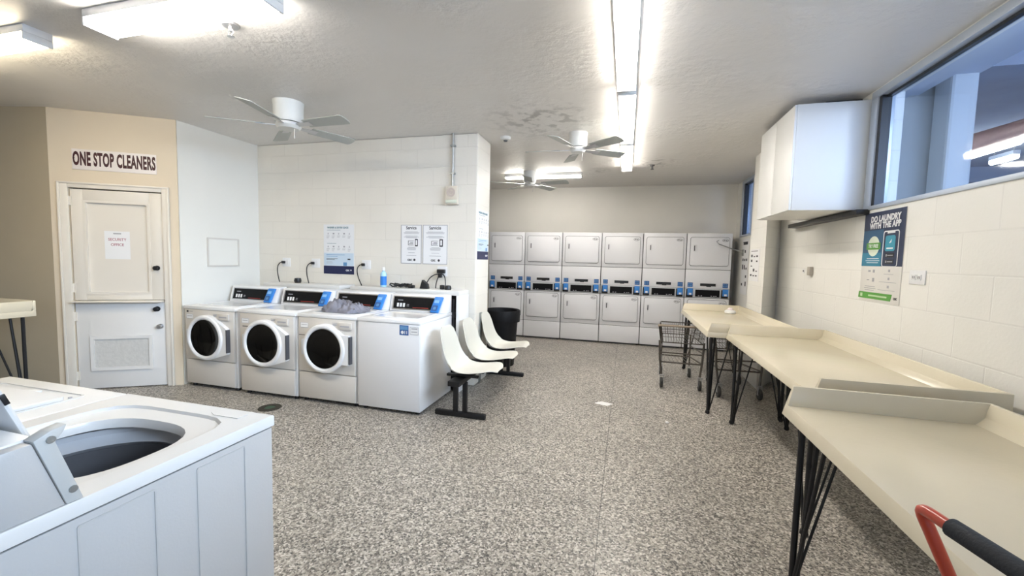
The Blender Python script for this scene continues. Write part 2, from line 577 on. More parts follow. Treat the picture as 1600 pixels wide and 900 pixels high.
# upper leaf: stiles and rails round a sunken panel
lf.box(0.150, 0.247, 0.005, 0.045, 0.925, 2.035, r=0.003).box(0.795, 0.908, 0.005, 0.045, 0.925, 2.035, r=0.003)
lf.box(0.247, 0.795, 0.005, 0.045, 1.925, 2.035, r=0.003).box(0.247, 0.795, 0.005, 0.045, 0.925, 0.99, r=0.003)
lf.box(0.247, 0.795, 0.028, 0.042, 0.99, 1.925)
up = lf.build('upper_leaf', DOORP, door)
b = MB().ringprism(rrect(0.245, 0.797, 0.985, 1.93, 0.004), rrect(0.268, 0.774, 1.008, 1.907, 0.012), 0.0, 0.028)
b.build('panel_moulding', DOORP, up)
b = MB()
b.box(0.150, 0.908, 0.005, 0.045, 0.01, 0.90, r=0.003)
lo = b.build('lower_leaf', mat('white_door_paint', (0.74, 0.725, 0.70), 0.42, bump=0.08, bscale=25, var=0.04), door)
b = MB().ringprism(rrect(0.262, 0.785, 0.195, 0.555, 0.006), rrect(0.292, 0.757, 0.228, 0.522, 0.004), -0.012, 0.0045)
b.build('vent_frame', MATS['white_door_paint'], lo)
MB().box(0.293, 0.756, 0.0, 0.0045, 0.229, 0.521).build('vent_screen', SCREEN, lo)
MB().box(0.148, 0.905, -0.075, 0.004, 0.905, 0.922, r=0.004).build('counter_ledge', DOORP, lo)
for zz, nm, par, m_, xx in ((1.26, 'deadbolt', up, BLACKM, 0.848), (0.83, 'door_knob', lo, BLACKM, 0.838), (0.645, 'lock_rose', lo, CHROME, 0.862)):
    q = Matrix.Translation((xx, 0.004, zz)) @ Matrix.Rotation(PI / 2, 4, 'X')
    MB().lathe([(0, 0), (0.026, 0), (0.026, 0.006), (0.012, 0.01), (0.011, 0.03), (0.021, 0.036), (0.023, 0.047), (0.016, 0.055), (0, 0.056)], 20, q).build(nm, m_, par)
for zz, par in ((1.915, up), (1.05, up), (0.76, lo), (0.15, lo)):
    MB().box(0.140, 0.165, -0.004, 0.004, zz - 0.045, zz + 0.045).cyl((0.147, -0.008, zz - 0.045), (0.147, -0.008, zz + 0.045), 0.006, 10).build('hinge', DOORP, par)
MB().box(0.12, 0.94, 0.06, 0.10, 0.0, 2.1).build('dark_backing', GASKET, door)

# sign over the door
sg = thing('wall_sign', 'long white ONE STOP CLEANERS sign above the split door', 'sign', (B2.x, B2.y, 0), DANG)
MB().box(0.186, 0.876, -0.008, -0.001, 2.225, 2.425, r=0.002).build('sign_board', mat('sign_white', (0.80, 0.74, 0.70), 0.5), sg)
text('lettering', 'ONE STOP CLEANERS', 0.178, (0.531, -0.0085, 2.326), mat('maroon_ink', (0.045, 0.006, 0.010), 0.5), sg, bold=0.0075, sx=0.365, space=1.08)
for xx in (0.205, 0.862):
    MB().cyl((xx, -0.008, 2.335), (xx, -0.011, 2.335), 0.004, 10).build('screw', BLACKM, sg)
ps = thing('paper_notice', 'white SECURITY OFFICE paper taped on the upper half of the split door', 'notice', (B2.x, B2.y, 0), DANG)
MB().box(0.40, 0.612, 0.0265, 0.0275, 1.345, 1.63).build('sheet', PAPER, ps)
PINK = mat('faded_red_ink', (0.40, 0.16, 0.20), 0.6)
text('lettering', 'SECURITY', 0.038, (0.506, 0.0255, 1.545), PINK, ps, bold=0.0005, sx=0.9)
text('lettering', 'OFFICE', 0.038, (0.506, 0.0255, 1.492), PINK, ps, bold=0.0005, sx=0.9)
MB().box(0.475, 0.54, 0.0255, 0.0265, 1.60, 1.612).build('tape', INKG, ps)

# access hatch in the left wall
ah = thing('access_panel', 'small white flush access panel in the left wall', 'panel', (-4.57, 3.86, 1.275), PI / 2)
MB().ringprism(rrect(-0.20, 0.20, 0.0, 0.33, 0.003), rrect(-0.185, 0.185, 0.015, 0.315, 0.002), -0.014, -0.001).build('frame', WHITE2, ah)
MB().box(-0.184, 0.184, -0.006, -0.001, 0.016, 0.314).build('panel_sheet', PAINT, ah)

# ------------------------------------------------------------------ windows
def window(name, y0, y1, z0, z1, x, mull=()):
    w_ = bpy.data.objects.new(name, None)
    C.objects.link(w_)
    w_['kind'] = 'structure'
    w_.location = (x, y0, z0)
    L, Hh = y1 - y0, z1 - z0
    f = MB().box(-0.012, 0.10, 0, L, 0, 0.03, r=0.003).box(-0.012, 0.10, 0, L, Hh - 0.055, Hh, r=0.003)
    f.box(-0.012, 0.10, 0, 0.05, 0.03, Hh - 0.055, r=0.003).box(-0.012, 0.10, L - 0.085, L, 0.03, Hh - 0.055, r=0.003)
    for mm_ in mull:
        f.box(0.0, 0.09, mm_ - y0 - 0.03, mm_ - y0 + 0.03, 0.03, Hh - 0.055, r=0.003)
    f.build('window_frame', ALU, w_)
    MB().box(0.03, 0.06, 0.051, L - 0.0855, Hh - 0.075, Hh - 0.056).box(0.0, 0.06, L - 0.125, L - 0.0855, 0.031, Hh - 0.056).box(0.03, 0.06, 0.051, 0.07, 0.031, Hh - 0.056).build('glazing_gasket', BLACK, w_)
    g = MB().box(0.042, 0.048, 0.06, L - 0.1, 0.028, Hh - 0.06)
    gm = MATS.get('window_glass')
    if not gm:
        gm = bpy.data.materials.new('window_glass')
        gm.use_nodes = True
        nt = gm.node_tree
        nt.nodes.clear()
        out = nt.nodes.new('ShaderNodeOutputMaterial')
        tr = nt.nodes.new('ShaderNodeBsdfTransparent'); tr.inputs[0].default_value = (0.86, 0.91, 0.95, 1)
        gl = nt.nodes.new('ShaderNodeBsdfGlossy'); gl.inputs['Roughness'].default_value = 0.05
        lw = nt.nodes.new('ShaderNodeLayerWeight'); lw.inputs['Blend'].default_value = 0.5
        pw = nt.nodes.new('ShaderNodeMath'); pw.operation = 'POWER'; pw.inputs[1].default_value = 4.0
        fr = nt.nodes.new('ShaderNodeMath'); fr.operation = 'MULTIPLY_ADD'; fr.inputs[1].default_value = 0.5; fr.inputs[2].default_value = 0.04
        nt.links.new(lw.outputs['Facing'], pw.inputs[0]); nt.links.new(pw.outputs[0], fr.inputs[0])
        mx = nt.nodes.new('ShaderNodeMixShader')
        nt.links.new(fr.outputs[0], mx.inputs[0]); nt.links.new(tr.outputs[0], mx.inputs[1]); nt.links.new(gl.outputs[0], mx.inputs[2]); nt.links.new(mx.outputs[0], out.inputs[0])
        MATS['window_glass'] = gm
    g.build('pane', gm, w_)
    return w_


window('window_1', -1.2, 3.92, SILL, HEAD, XR, mull=(0.4, 1.9))
window('window_2', 6.95, 7.62, SILL, HEAD, XR)
w3 = bpy.data.objects.new('added_window', None)  # unseen window, added as an opening for the fill light
C.objects.link(w3)
w3['kind'] = 'structure'
w3.location = (0, -3.78, 0)
MB().ringprism([(-1.9, 0.9), (1.1, 0.9), (1.1, 2.6), (-1.9, 2.6)], [(-1.84, 0.96), (1.04, 0.96), (1.04, 2.54), (-1.84, 2.54)], -0.03, 0.03).box(-0.43, -0.37, -0.03, 0.03, 0.96, 2.54).build('window_frame', ALU, w3)
MB().box(-1.84, 1.04, -0.003, 0.003, 0.96, 2.54).build('pane', MATS['window_glass'], w3)

# parking garage seen through the high window
struct('floor_garage', MB().box(2.0, 13, -6, 16, -0.2, 0), CONC)
struct('ceiling_garage', MB().box(2.0, 13, -2, 16, 3.62, 3.8), CONC)
struct('trim_beam_1', MB().box(2.0, 12.4, 5.2, 5.6, 3.4, 3.615), CONC)
struct('trim_beam_2', MB().box(2.0, 12.4, 11.2, 11.6, 3.3, 3.615), CONC)
struct('wall_garage_far', MB().box(12.5, 12.7, -6, 16, 0, 3.62), CONC)
struct('wall_garage_end', MB().box(2.0, 12.5, 15.8, 16, 0, 3.62), CONC)
struct('wall_pier', MB().box(2.0, 2.40, 4.25, 5.0, 0, 3.62), PIER)
b = MB().box(2.33, 2.50, 4.02, 4.22, 0, 3.0, r=0.02).box(2.28, 2.55, 4.0, 4.24, 0, 0.1)
struct('trim_column', b, mat('white_column_paint', (0.52, 0.54, 0.54), 0.6, bump=0.3, bscale=10))
struct('trim_soffit', MB().box(2.0, 2.1, -2, 4.6, 2.80, 2.88).box(2.1, 2.25, -2, 4.6, 2.86, 2.94).box(2.25, 2.5, -2, 4.6, 2.92, 3.0).box(2.5, 2.7, -2, 4.6, 3.05, 3.15), mat('pale_soffit', (0.55, 0.60, 0.70), 0.6))
tag(MB().tube([(4.0, 9.1, 3.1), (4.6, 5.7, 3.1)], 0.14, 12).build('sprinkler_main_pipe', REDP), 'dull red overhead pipe in the garage beyond the high window', 'pipe')
bb = MB()
bb.tube([(3.7, 8.0, 3.5), (3.3, 5.6, 3.5), (3.0, 4.9, 3.5), (3.3, 4.2, 3.5)], 0.045, 10).tube([(2.9, 6.2, 3.55), (5.5, 4.2, 3.55)], 0.05, 10)
tag(bb.build('ceiling_pipe', PIER), 'pale bent pipework under the garage ceiling beyond the high window', 'pipe')
tl = thing('garage_tube_light', 'long bare tube light in the garage seen through the high window', 'light', (5.6, 8.75, 3.38))
MB().box(-0.05, 0.05, -0.62, 0.62, 0.03, 0.10).build('housing', FIX, tl)
for yy_ in (-0.5, 0.5):
    MB().cyl((0, yy_, 0.10), (0, yy_, 0.239), 0.01, 8).build('hanger', STEEL, tl)
MB().cyl((0, -0.6, 0), (0, 0.6, 0), 0.05, 12).build('tube', LENSB, tl)
t2_ = copy_tree(tl)
t2_.location = (6.28, 9.4, 3.38)
t2_.scale.y = 0.4
t2_['label'] = 'shorter bare tube light farther back in the garage beyond the window'

# ================================================================== CEILING THINGS
def light(name, label, x0, x1, y0, y1, zb, group=None, lens=LENS, tubes=False):
    L, W = x1 - x0, y1 - y0
    t = thing(name, label, 'ceiling light', ((x0 + x1) / 2, (y0 + y1) / 2, CE), 0, group)
    hx, hy = L / 2, W / 2
    hgt = CE - zb
    MB().box(-hx, hx, -hy, hy, -0.045, -0.001, r=0.002).build('housing', FIX, t)
    if L > W:
        MB().box(-hx, -hx + 0.012, -hy, hy, -hgt, -0.0455, r=0.002).build('end_cap', FIX, t)
        MB().box(hx - 0.012, hx, -hy, hy, -hgt, -0.0455, r=0.002).build('end_cap', FIX, t)
        MB().box(-hx + 0.0125, hx - 0.0125, -hy + 0.004, hy - 0.004, -hgt + 0.004, -0.0455, r=0.012).build('diffuser', lens, t)
    else:
        MB().box(-hx, hx, -hy, -hy + 0.012, -hgt, -0.0455, r=0.002).build('end_cap', FIX, t)
        MB().box(-hx, hx, hy - 0.012, hy, -hgt, -0.0455, r=0.002).build('end_cap', FIX, t)
        MB().box(-hx + 0.004, hx - 0.004, -hy + 0.0125, hy - 0.0125, -hgt + 0.004, -0.0455, r=0.012).build('diffuser', lens, t)
    return t


light('ceiling_light', 'long tube light overhead nearest the camera in the centre row', -0.118, 0.018, 2.02, 3.36, 2.73, 'centre row of ceiling lights')
light('ceiling_light', 'middle tube light of the centre ceiling row beside a fan', -0.112, 0.024, 3.43, 4.83, 2.73, 'centre row of ceiling lights')
light('ceiling_light', 'farthest tube light of the centre ceiling row', -0.112, 0.028, 4.90, 6.28, 2.73, 'centre row of ceiling lights')
light('ceiling_light', 'bright tube light above the sprinkler at the upper left', -3.03, -1.80, 1.73, 1.90, 2.71)
light('ceiling_light', 'warm tube light cut off at the left edge of the photo', -4.85, -3.58, 1.75, 1.89, 2.71, lens=LENSW)
light('ceiling_light', 'tube light partly behind the farthest ceiling fan', -1.94, -0.71, 6.55, 6.68, 2.73)


def fan(label, x, y, zb, base, rad=0.62, hub=0.125):
    t = thing('ceiling_fan', label, 'ceiling fan', (x, y, CE), 0, 'ceiling fans')
    h = CE - zb
    MB().lathe([(0, -0.001), (hub * 1.03, -0.001), (hub * 1.03, -0.02), (hub, -0.03), (hub * 0.98, -h + 0.03), (hub * 0.9, -h), (0, -h)], 36).build('motor_housing', FANW, t)
    MB().lathe([(0, -h - 0.005), (hub * 0.8, -h - 0.005), (hub * 0.86, -h - 0.03), (hub * 0.7, -h - 0.055), (0, -h - 0.06)], 32).build('blade_hub', FANW, t)
    MB().cyl((hub * 0.5, 0, -h - 0.055), (hub * 0.5, 0, -h - 0.14), 0.003, 6).build('pull_chain', CHROME, t)
    for k in range(5):
        a = R(base + 72 * k)
        q = Matrix.Rotation(a, 4, 'Z') @ Matrix.Translation((0, 0, -h - 0.022))
        pitch = Matrix.Rotation(R(-13), 4, 'X')
        n = 8
        out = []
        for i in range(n + 1):
            u = i / n
            out.append((0.20 + (rad - 0.20) * u, -(0.055 + 0.014 * u)))
        for i in range(7):
            th = -PI / 2 + PI * i / 6
            out.append((rad + 0.022 * math.cos(th), 0.069 * math.sin(th)))
        for i in range(n, -1, -1):
            u = i / n
            out.append((0.20 + (rad - 0.20) * u, (0.055 + 0.014 * u)))
        bl = MB().prism(out, -0.003, 0.003, 'z', mtx=q @ pitch).build('blade', BLADE, t)
        MB().prism([(hub * 0.6, -0.018), (0.2, -0.03), (0.26, -0.03), (0.26, 0.03), (0.2, 0.03), (hub * 0.6, 0.018)], -0.008, -0.0035, 'z', mtx=q @ pitch).build('blade_iron', CHROME, bl)
    return t


fan('white five-blade ceiling fan nearest the washers on the left', -2.985, 3.185, 2.62, 212)
fan('white five-blade ceiling fan next to the centre light row', -0.546, 4.572, 2.65, 35, 0.55, 0.098)
fan('farthest white ceiling fan, in front of the back tube light', -1.49, 6.41, 2.63, 63, 0.60, 0.10)

t = thing('fire_sprinkler', 'chrome sprinkler head on the ceiling below the upper left tube light', 'sprinkler', (-2.33, 2.05, CE))
MB().lathe([(0, -0.001), (0.05, -0.001), (0.045, -0.012), (0.015, -0.016), (0, -0.016)], 24).build('escutcheon', CHROME, t)
MB().cyl((0, 0, -0.016), (0, 0, -0.04), 0.012, 12).tube([(-0.014, 0, -0.03), (-0.018, 0, -0.05), (0, 0, -0.068)], 0.003, 6).tube([(0.014, 0, -0.03), (0.018, 0, -0.05), (0, 0, -0.068)], 0.003, 6).lathe([(0, -0.068), (0.02, -0.068), (0.02, -0.071), (0, -0.071)], 16).build('deflector', CHROME, t)
t = thing('fire_sprinkler', 'small dark sprinkler head near the far end of the centre lights', 'sprinkler', (0.30, 6.24, CE))
MB().lathe([(0, -0.001), (0.035, -0.001), (0.03, -0.012), (0, -0.014)], 20).build('escutcheon', GASKET, t)
MB().cyl((0, 0, -0.014), (0, 0, -0.055), 0.012, 12).lathe([(0, -0.055), (0.022, -0.055), (0.022, -0.06), (0, -0.06)], 16).build('deflector', GASKET, t)
t = thing('smoke_detector', 'white smoke detector on the ceiling beside the block wall end', 'smoke detector', (-1.352, 4.568, CE))
MB().lathe([(0, -0.001), (0.06, -0.001), (0.06, -0.015), (0.05, -0.03), (0.034, -0.036), (0, -0.036)], 28).build('body', FANW, t)
MB().lathe([(0, -0.0365), (0.024, -0.0365), (0.02, -0.05), (0, -0.052)], 16).build('sensor_cap', GASKET, t)

# ================================================================== DRYERS
def dryer(label):
    Wd, D = 0.683, 0.455
    t = thing('stacked_dryer', label, 'dryer', (0, 0, 0), 0, 'stacked dryers along the back wall')
    b = MB().box(0.002, Wd, 0.03, D, 0.02, 1.936, r=0.004).box(0.03, Wd - 0.03, 0.05, D - 0.02, 0.0, 0.02)
    b.build('cabinet', GASKET, t)
    MB().box(0.004, Wd - 0.002, 0.008, 0.032, 0.03, 0.320, r=0.004).build('base_panel', DRYW, t)
    MB().box(0.004, Wd - 0.002, 0.008, 0.032, 0.327, 0.868, r=0.004).build('lower_front_panel', DRYW, t)
    MB().box(0.004, Wd - 0.002, 0.004, 0.032, 1.345, 1.936, r=0.004).build('upper_front_panel', DRYW, t)
    MB().box(0.004, Wd - 0.002, 0.008, 0.032, 1.030, 1.338, r=0.004).build('coin_panel', DRYW, t)
    cp = MB().box(0.004, Wd - 0.002, 0.0, 0.032, 0.874, 1.026, r=0.004).build('control_panel', mat('dryer_panel_grey', (0.56, 0.57, 0.58), 0.35), t)
    MB().box(0.165, 0.535, -0.004, -0.0005, 0.893, 1.010).build('display', DISP, cp)
    for xx in (0.21, 0.25, 0.40, 0.44, 0.47):
        MB().box(xx, xx + 0.022, -0.005, -0.0041, 0.905, 0.916).build('button', INKG, cp)
    MB().box(0.235, 0.47, 0.001, 0.0075, 1.072, 1.115).box(0.33, 0.40, 0.001, 0.0075, 1.062, 1.072).build('ticket_slot', BLACK, t)
    for xx in (0.022, 0.555):
        un = MB().box(xx, xx + 0.105, -0.012, -0.0005, 0.882, 1.018, r=0.003).build('card_reader', BLACK, t)
        MB().box(xx + 0.018, xx + 0.102, -0.030, -0.0125, 0.915, 1.03, r=0.005).build('reader_face', BLUE, un)
        MB().box(xx + 0.042, xx + 0.082, -0.032, -0.0305, 0.922, 0.952).build('reader_screen', PAPER, un)
        st = MB().box(xx + 0.02, xx + 0.10, 0.006, 0.0078, 1.052, 1.125).build('card_sticker', BLUED, t)
        for (a, c) in ((0.028, 1.095), (0.062, 1.095), (0.028, 1.065), (0.062, 1.065)):
            MB().box(xx + a, xx + a + 0.022, 0.0050, 0.0059, c, c + 0.018).build('sticker_icon', INKB, st)
    for z0, z1 in ((0.395, 0.845), (1.40, 1.873)):
        MB().prism(rrect(0.048, 0.642, z0, z1, 0.035), 0.0, 0.0035).build('door_gasket', GASKET, t)
        d = MB().prism(rrect(0.054, 0.636, z0 + 0.006, z1 - 0.006, 0.03), -0.012, -0.0005, r=0.003).build('door', DRYW, t)
        zc = z0 + (z1 - z0) * (0.62 if z0 > 1 else 0.62)
        h = MB().ringprism(rrect(0.095, 0.145, zc - 0.06, zc + 0.06, 0.012), rrect(0.103, 0.137, zc - 0.052, zc + 0.052, 0.008), -0.02, -0.0125).build('door_handle', DRYW, d)
        MB().box(0.110, 0.124, -0.019, -0.0125, zc - 0.045, zc + 0.04).build('handle_grip', GASKET, h)
        n = 16
        ov = [(0.575 + 0.048 * math.cos(2 * PI * k / n), z1 - 0.05 + 0.024 * math.sin(2 * PI * k / n)) for k in range(n)]
        iv = [(0.575 + 0.043 * math.cos(2 * PI * k / n), z1 - 0.05 + 0.020 * math.sin(2 * PI * k / n)) for k in range(n)]
        lg = MB().ringprism(ov, iv, -0.0135, -0.0125).box(0.545, 0.572, -0.0135, -0.0125, z1 - 0.055, z1 - 0.043).box(0.578, 0.603, -0.0135, -0.0125, z1 - 0.058, z1 - 0.046)
        lg.build('oval_logo', GASKET, d)
    return t


dl = ['stacked dryer farthest left, half hidden behind the block wall and bin', 'second stacked dryer from the left, right of the black bin',
      'third stacked dryer from the left on the back wall', 'fourth stacked dryer from the left on the back wall',
      'fifth stacked dryer from the left, behind the shopping cart', 'rightmost stacked dryer, behind the far folding table']
d0 = dryer(dl[0])
for k in range(6):
    o = d0 if k == 0 else copy_tree(d0)
    o.location = (-2.480 + 0.689 * k, 7.46, 0)
    o['label'] = dl[k]

# ================================================================== FRONT WASHERS
def console(t, Wd, D, z0):
    """tilted control console on the rear of the deck"""
    ya, yb, yc = D - 0.16, D - 0.115, D - 0.005
    c = MB().prism([(ya, z0), (yb, z0 + 0.175), (yc, z0 + 0.185), (yc, z0)], 0.004, Wd - 0.004, 'x', r=0.005).build('console', WHITE, t)
    ang = math.atan2(yb - ya, 0.175)
    q = Matrix.Translation((0, ya, z0)) @ Matrix.Rotation(-ang, 4, 'X')
    MB().box(0.045, Wd - 0.135, -0.003, 0.001, 0.028, 0.152, mtx=q).build('display_panel', DISP, c)
    MB().ringprism(rrect(0.035, Wd - 0.125, 0.018, 0.162, 0.004), rrect(0.046, Wd - 0.136, 0.029, 0.151, 0.003), -0.006, 0.001, mtx=q).build('panel_bezel', CHROME, c)
    for k in range(3):
        MB().box(0.085 + 0.035 * k, 0.108 + 0.035 * k, -0.0042, -0.0031, 0.045, 0.085, mtx=q).build('cycle_button', PAPER, c)
    MB().box(0.20, 0.225, -0.0042, -0.0031, 0.055, 0.06, mtx=q).build('display_mark', INKG, c)
    MB().box(0.20, 0.225, -0.0042, -0.0031, 0.07, 0.075, mtx=q).build('display_mark', INKG, c)
    MB().box(0.09, 0.15, -0.0042, -0.0031, 0.112, 0.12, mtx=q).build('display_mark', INKG, c)
    MB().box(0.27, 0.45, -0.0042, -0.0031, 0.04, 0.046, mtx=q).build('red_print', mat('red_print', (0.30, 0.03, 0.02), 0.5), c)
    # leaning blue card reader
    sh = Matrix.Identity(4)
    sh[0][2] = 0.25
    rd = MB().box(Wd - 0.165, Wd - 0.075, -0.035, -0.0065, 0.0, 0.165, r=0.006, mtx=q @ sh).build('card_reader', BLUE, c)
    MB().box(Wd - 0.155, Wd - 0.095, -0.037, -0.0355, 0.02, 0.075, mtx=q @ sh).build('reader_screen', BLUED, rd)
    MB().box(Wd - 0.14, Wd - 0.11, -0.0385, -0.0375, 0.032, 0.06, mtx=q @ sh).build('reader_icon', INKB, rd)
    MB().box(Wd - 0.15, Wd - 0.10, -0.037, -0.0355, 0.10, 0.13, mtx=q @ sh).build('reader_logo', mat('pale_blue_print', (0.25, 0.5, 0.8), 0.4), rd)
    return c


def deck(t, Wd, D, z):
    MB().box(0, Wd, -0.006, D, z - 0.035, z, r=0.006).build('top_deck', WHITE, t)
    MB().ringprism(rrect(0.07, Wd - 0.07, 0.10, D - 0.20, 0.02), rrect(0.085, Wd - 0.085, 0.115, D - 0.215, 0.015), z + 0.0005, z + 0.005, 'z').build('lid_rim', WHITE, t)
    MB().prism(rrect(0.086, Wd - 0.086, 0.116, D - 0.216, 0.015), z + 0.0005, z + 0.003, 'z').build('lid', mat('smooth_lid', (0.72, 0.74, 0.76), 0.12), t)


def feet(t, Wd, D):
    for x, y in ((0.05, 0.06), (Wd - 0.05, 0.06), (0.05, D - 0.06), (Wd - 0.05, D - 0.06)):
        MB().cyl((x, y, 0), (x, y, 0.03), 0.02, 12).build('foot', BLACK, t)


def sticker(par, x0, x1, z0, z1, y, lines=2, m=PAPER, frame=True):
    s = MB().box(x0, x1, y - 0.0012, y, z0, z1).build('label_sticker', m, par)
    b = MB()
    h = (z1 - z0)
    for k in range(lines):
        zz = z0 + h * (k + 0.7) / (lines + 0.4)
        b.box(x0 + (x1 - x0) * 0.15, x1 - (x1 - x0) * 0.15, y - 0.002, y - 0.0013, zz, zz + h * 0.12)
    if frame:
        b.ringprism([(x0, z0), (x1, z0), (x1, z1), (x0, z1)], [(x0 + .003, z0 + .003), (x1 - .003, z0 + .003), (x1 - .003, z1 - .003), (x0 + .003, z1 - .003)], y - 0.002, y - 0.0013)
    b.build('label_print', INKG, s)
    return s


def front_washer(label, loc, Wd, wedge):
    D = 0.69
    z = 0.872
    t = thing('front_load_washer', label, 'washing machine', loc, 0, 'front loading washers')
    MB().box(0.008, Wd - 0.008, 0.03, D, 0.028, z - 0.036, r=0.012).build('cabinet', WHITE, t)
    MB().box(0.014, Wd - 0.022, 0.0, 0.03, 0.04, 0.298, r=0.008).build('kick_panel', WHITE2, t)
    fr = MB().box(0.014, Wd - 0.022, -0.004, 0.03, 0.304, z - 0.037, r=0.008).build('front_panel', WHITE2, t)
    feet(t, Wd, D)
    deck(t, Wd, D, z)
    console(t, Wd, D, z + 0.001)
    cx, cz, ro = 0.335, 0.552, 0.236
    # door: ring plus side extension, then bowl glass
    dz = 0.012
    n = 96
    out, inn = [], []
    for k in range(n):
        a = 2 * PI * k / n
        x, zz = ro * math.cos(a), ro * math.sin(a)
        if wedge:
            # radial reach of the circle joined by straight flanks to the upright handle edge
            best = ro
            for (hx, hz), sg_ in (((0.285, 0.105), 1), ((0.285, -0.155), -1)):
                dist, ha_ = math.hypot(hx, hz), math.atan2(hz, hx)
                ta = ha_ + sg_ * math.acos(ro / dist)
                tx, tz = ro * math.cos(ta), ro * math.sin(ta)
                # ray against segment (t -> h)
                ex, ez = hx - tx, hz - tz
                den = math.cos(a) * ez - math.sin(a) * ex
                if abs(den) > 1e-9:
                    rr_ = (tx * ez - tz * ex) / den
                    sx_ = (math.cos(a) * rr_ - tx) * ex + (math.sin(a) * rr_ - tz) * ez
                    if rr_ > 0 and 0 <= sx_ <= ex * ex + ez * ez:
                        best = max(best, rr_)
            if math.cos(a) > 0 and -0.155 <= 0.285 * math.tan(a) <= 0.105:
                best = 0.285 / math.cos(a)
            x, zz = best * math.cos(a), best * math.sin(a)
        else:
            if math.cos(a) > 0.35 and abs(math.sin(a)) < 0.93:
                s = max(-1, min(1, math.sin(a) / 0.6))
                zz = 0.14 * s
                x = 0.27 if abs(math.sin(a)) < 0.62 else 0.20
        out.append((cx + x, cz + zz))
        inn.append((cx + 0.19 * math.cos(a), cz + 0.19 * math.sin(a)))
    d = MB().ringprism(out, inn, -0.045, -0.0045).build('door', WHITE, t)
    q = Matrix.Translation((cx, -0.0455, cz)) @ Matrix.Rotation(PI / 2, 4, 'X')
    MB().lathe([(0.188, -0.01), (0.19, 0.0), (0.196, 0.012), (0.21, 0.018), (0.226, 0.014), (0.235, 0.0)], 48, q).build('door_ring', WHITE, d)
    MB().lathe([(0.189, 0.004), (0.186, -0.004), (0.15, -0.018), (0.09, -0.027), (0, -0.030)], 48, q).build('door_glass', GLASSB, d)
    MB().box(cx + 0.276, cx + 0.288, -0.047, -0.006, cz - (0.14 if wedge else 0.13), cz + (0.10 if wedge else 0.13)).build('door_handle', mat('handle_grey', (0.07, 0.07, 0.08), 0.5), d)  # dark grey handle strip
    MB().box(cx - 0.262, cx - 0.205, -0.040, -0.0045, cz - 0.075, cz + 0.075, r=0.01).build('door_hinge', mat('pale_hinge', (0.62, 0.66, 0.72), 0.35), d)
    dr = MB().box(0.478, 0.622, -0.022, -0.0045, 0.742, 0.812, r=0.008).build('dispenser_cover', WHITE2, t)
    MB().box(0.50, 0.60, -0.0235, -0.0225, 0.768, 0.782).build('dispenser_print', INKG, dr)
    sticker(fr, 0.04, 0.13, 0.735, 0.785, -0.0045, 1)
    MB().box(0.40, 0.455, -0.0052, -0.0045, 0.795, 0.80).box(0.405, 0.45, -0.0052, -0.0045, 0.775, 0.79).build('panel_print', INKG, fr)
    return t, fr


w1, f1 = front_washer('leftmost front loading washer, against the plain left wall', (-4.515, 3.345, 0), 0.69, True)
MB().box(0.045, 0.07, -0.0052, -0.0045, 0.802, 0.822).build('square_logo', INK, f1)
MB().box(0.08, 0.13, -0.0052, -0.0045, 0.81, 0.816).build('panel_print', INKG, f1)
w2, f2 = front_washer('second front loading washer from the left with a wedge shaped door', (-3.768, 3.335, 0), 0.695, True)
MB().box(0.05, 0.12, -0.0052, -0.0045, 0.70, 0.708).build('panel_print', INK, f2)
w3_, f3 = front_washer('front loading washer with grey laundry lying on its top', (-3.066, 3.35, 0), 0.672, False)
MB().box(0.02, 0.09, -0.0052, -0.0045, 0.66, 0.666).build('panel_print', INK, f3)

t = thing('plain_front_washer', 'plain fronted white washer at the right end of the washer row', 'washing machine', (-2.391, 3.35, 0))
Wd, D, z = 0.648, 0.70, 0.872
MB().box(0.002, Wd - 0.002, 0.006, D, 0.03, z - 0.036, r=0.008).build('cabinet', WHITE, t)
MB().box(0.01, Wd - 0.01, 0.0, 0.0055, 0.035, z - 0.038, r=0.002).build('front_panel', mat('white_sheet_front', (0.74, 0.74, 0.745), 0.35), t)
feet(t, Wd, D)
deck(t, Wd, D, z)
console(t, Wd, D, z + 0.001)
s = MB().box(0.44, 0.53, -0.0015, -0.0003, 0.735, 0.825).build('blue_sticker', BLUED, t)
MB().box(0.447, 0.523, -0.0025, -0.0016, 0.785, 0.817).build('sticker_band', INKB, s)
MB().lathe([(0, 0), (0.015, 0), (0.015, 0.001), (0, 0.001)], 16, Matrix.Translation((0.468, -0.0016, 0.76)) @ Matrix.Rotation(PI / 2, 4, 'X')).build('sticker_icon', PAPER, s)
text('sticker_number', '11', 0.04, (0.503, -0.0022, 0.759), PAPER, s, bold=0.001)
sticker(t, 0.545, 0.63, 0.745, 0.815, -0.0003, 2)

# laundry on washer 3
def laundry(u, v):
    x = -0.235 + 0.47 * u
    y = -0.15 + 0.30 * v
    e = min(u, 1 - u, v, 1 - v)
    env = min(1, e * 5.0) ** 0.6
    peak = 0.085 * math.exp(-((u - 0.33) / 0.28) ** 2) + 0.045 * math.exp(-((u - 0.75) / 0.2) ** 2)
    n1 = noise.noise(Vector((u * 6, v * 5, 0.3))) * 0.035
    n2 = abs(noise.noise(Vector((u * 10 + v * 5, v * 7, 1.3)))) * 0.055
    ed = 1 + 0.16 * noise.noise(Vector((math.atan2(v - .5, u - .5) * 2.2, 0, 5)))
    rr = max(abs(u - .5), abs(v - .5)) * 2
    cxx = x * (ed if rr > 0.3 else 1)
    cyy = y * (ed if rr > 0.3 else 1)
    if rr > 0.85:
        ln = math.hypot(u - .5, v - .5)
        if ln > 0.55:
            cxx *= 0.55 / ln
            cyy *= 0.55 / ln
    return (cxx, cyy, 0.003 + env * max(0.008, peak + n1 + n2))


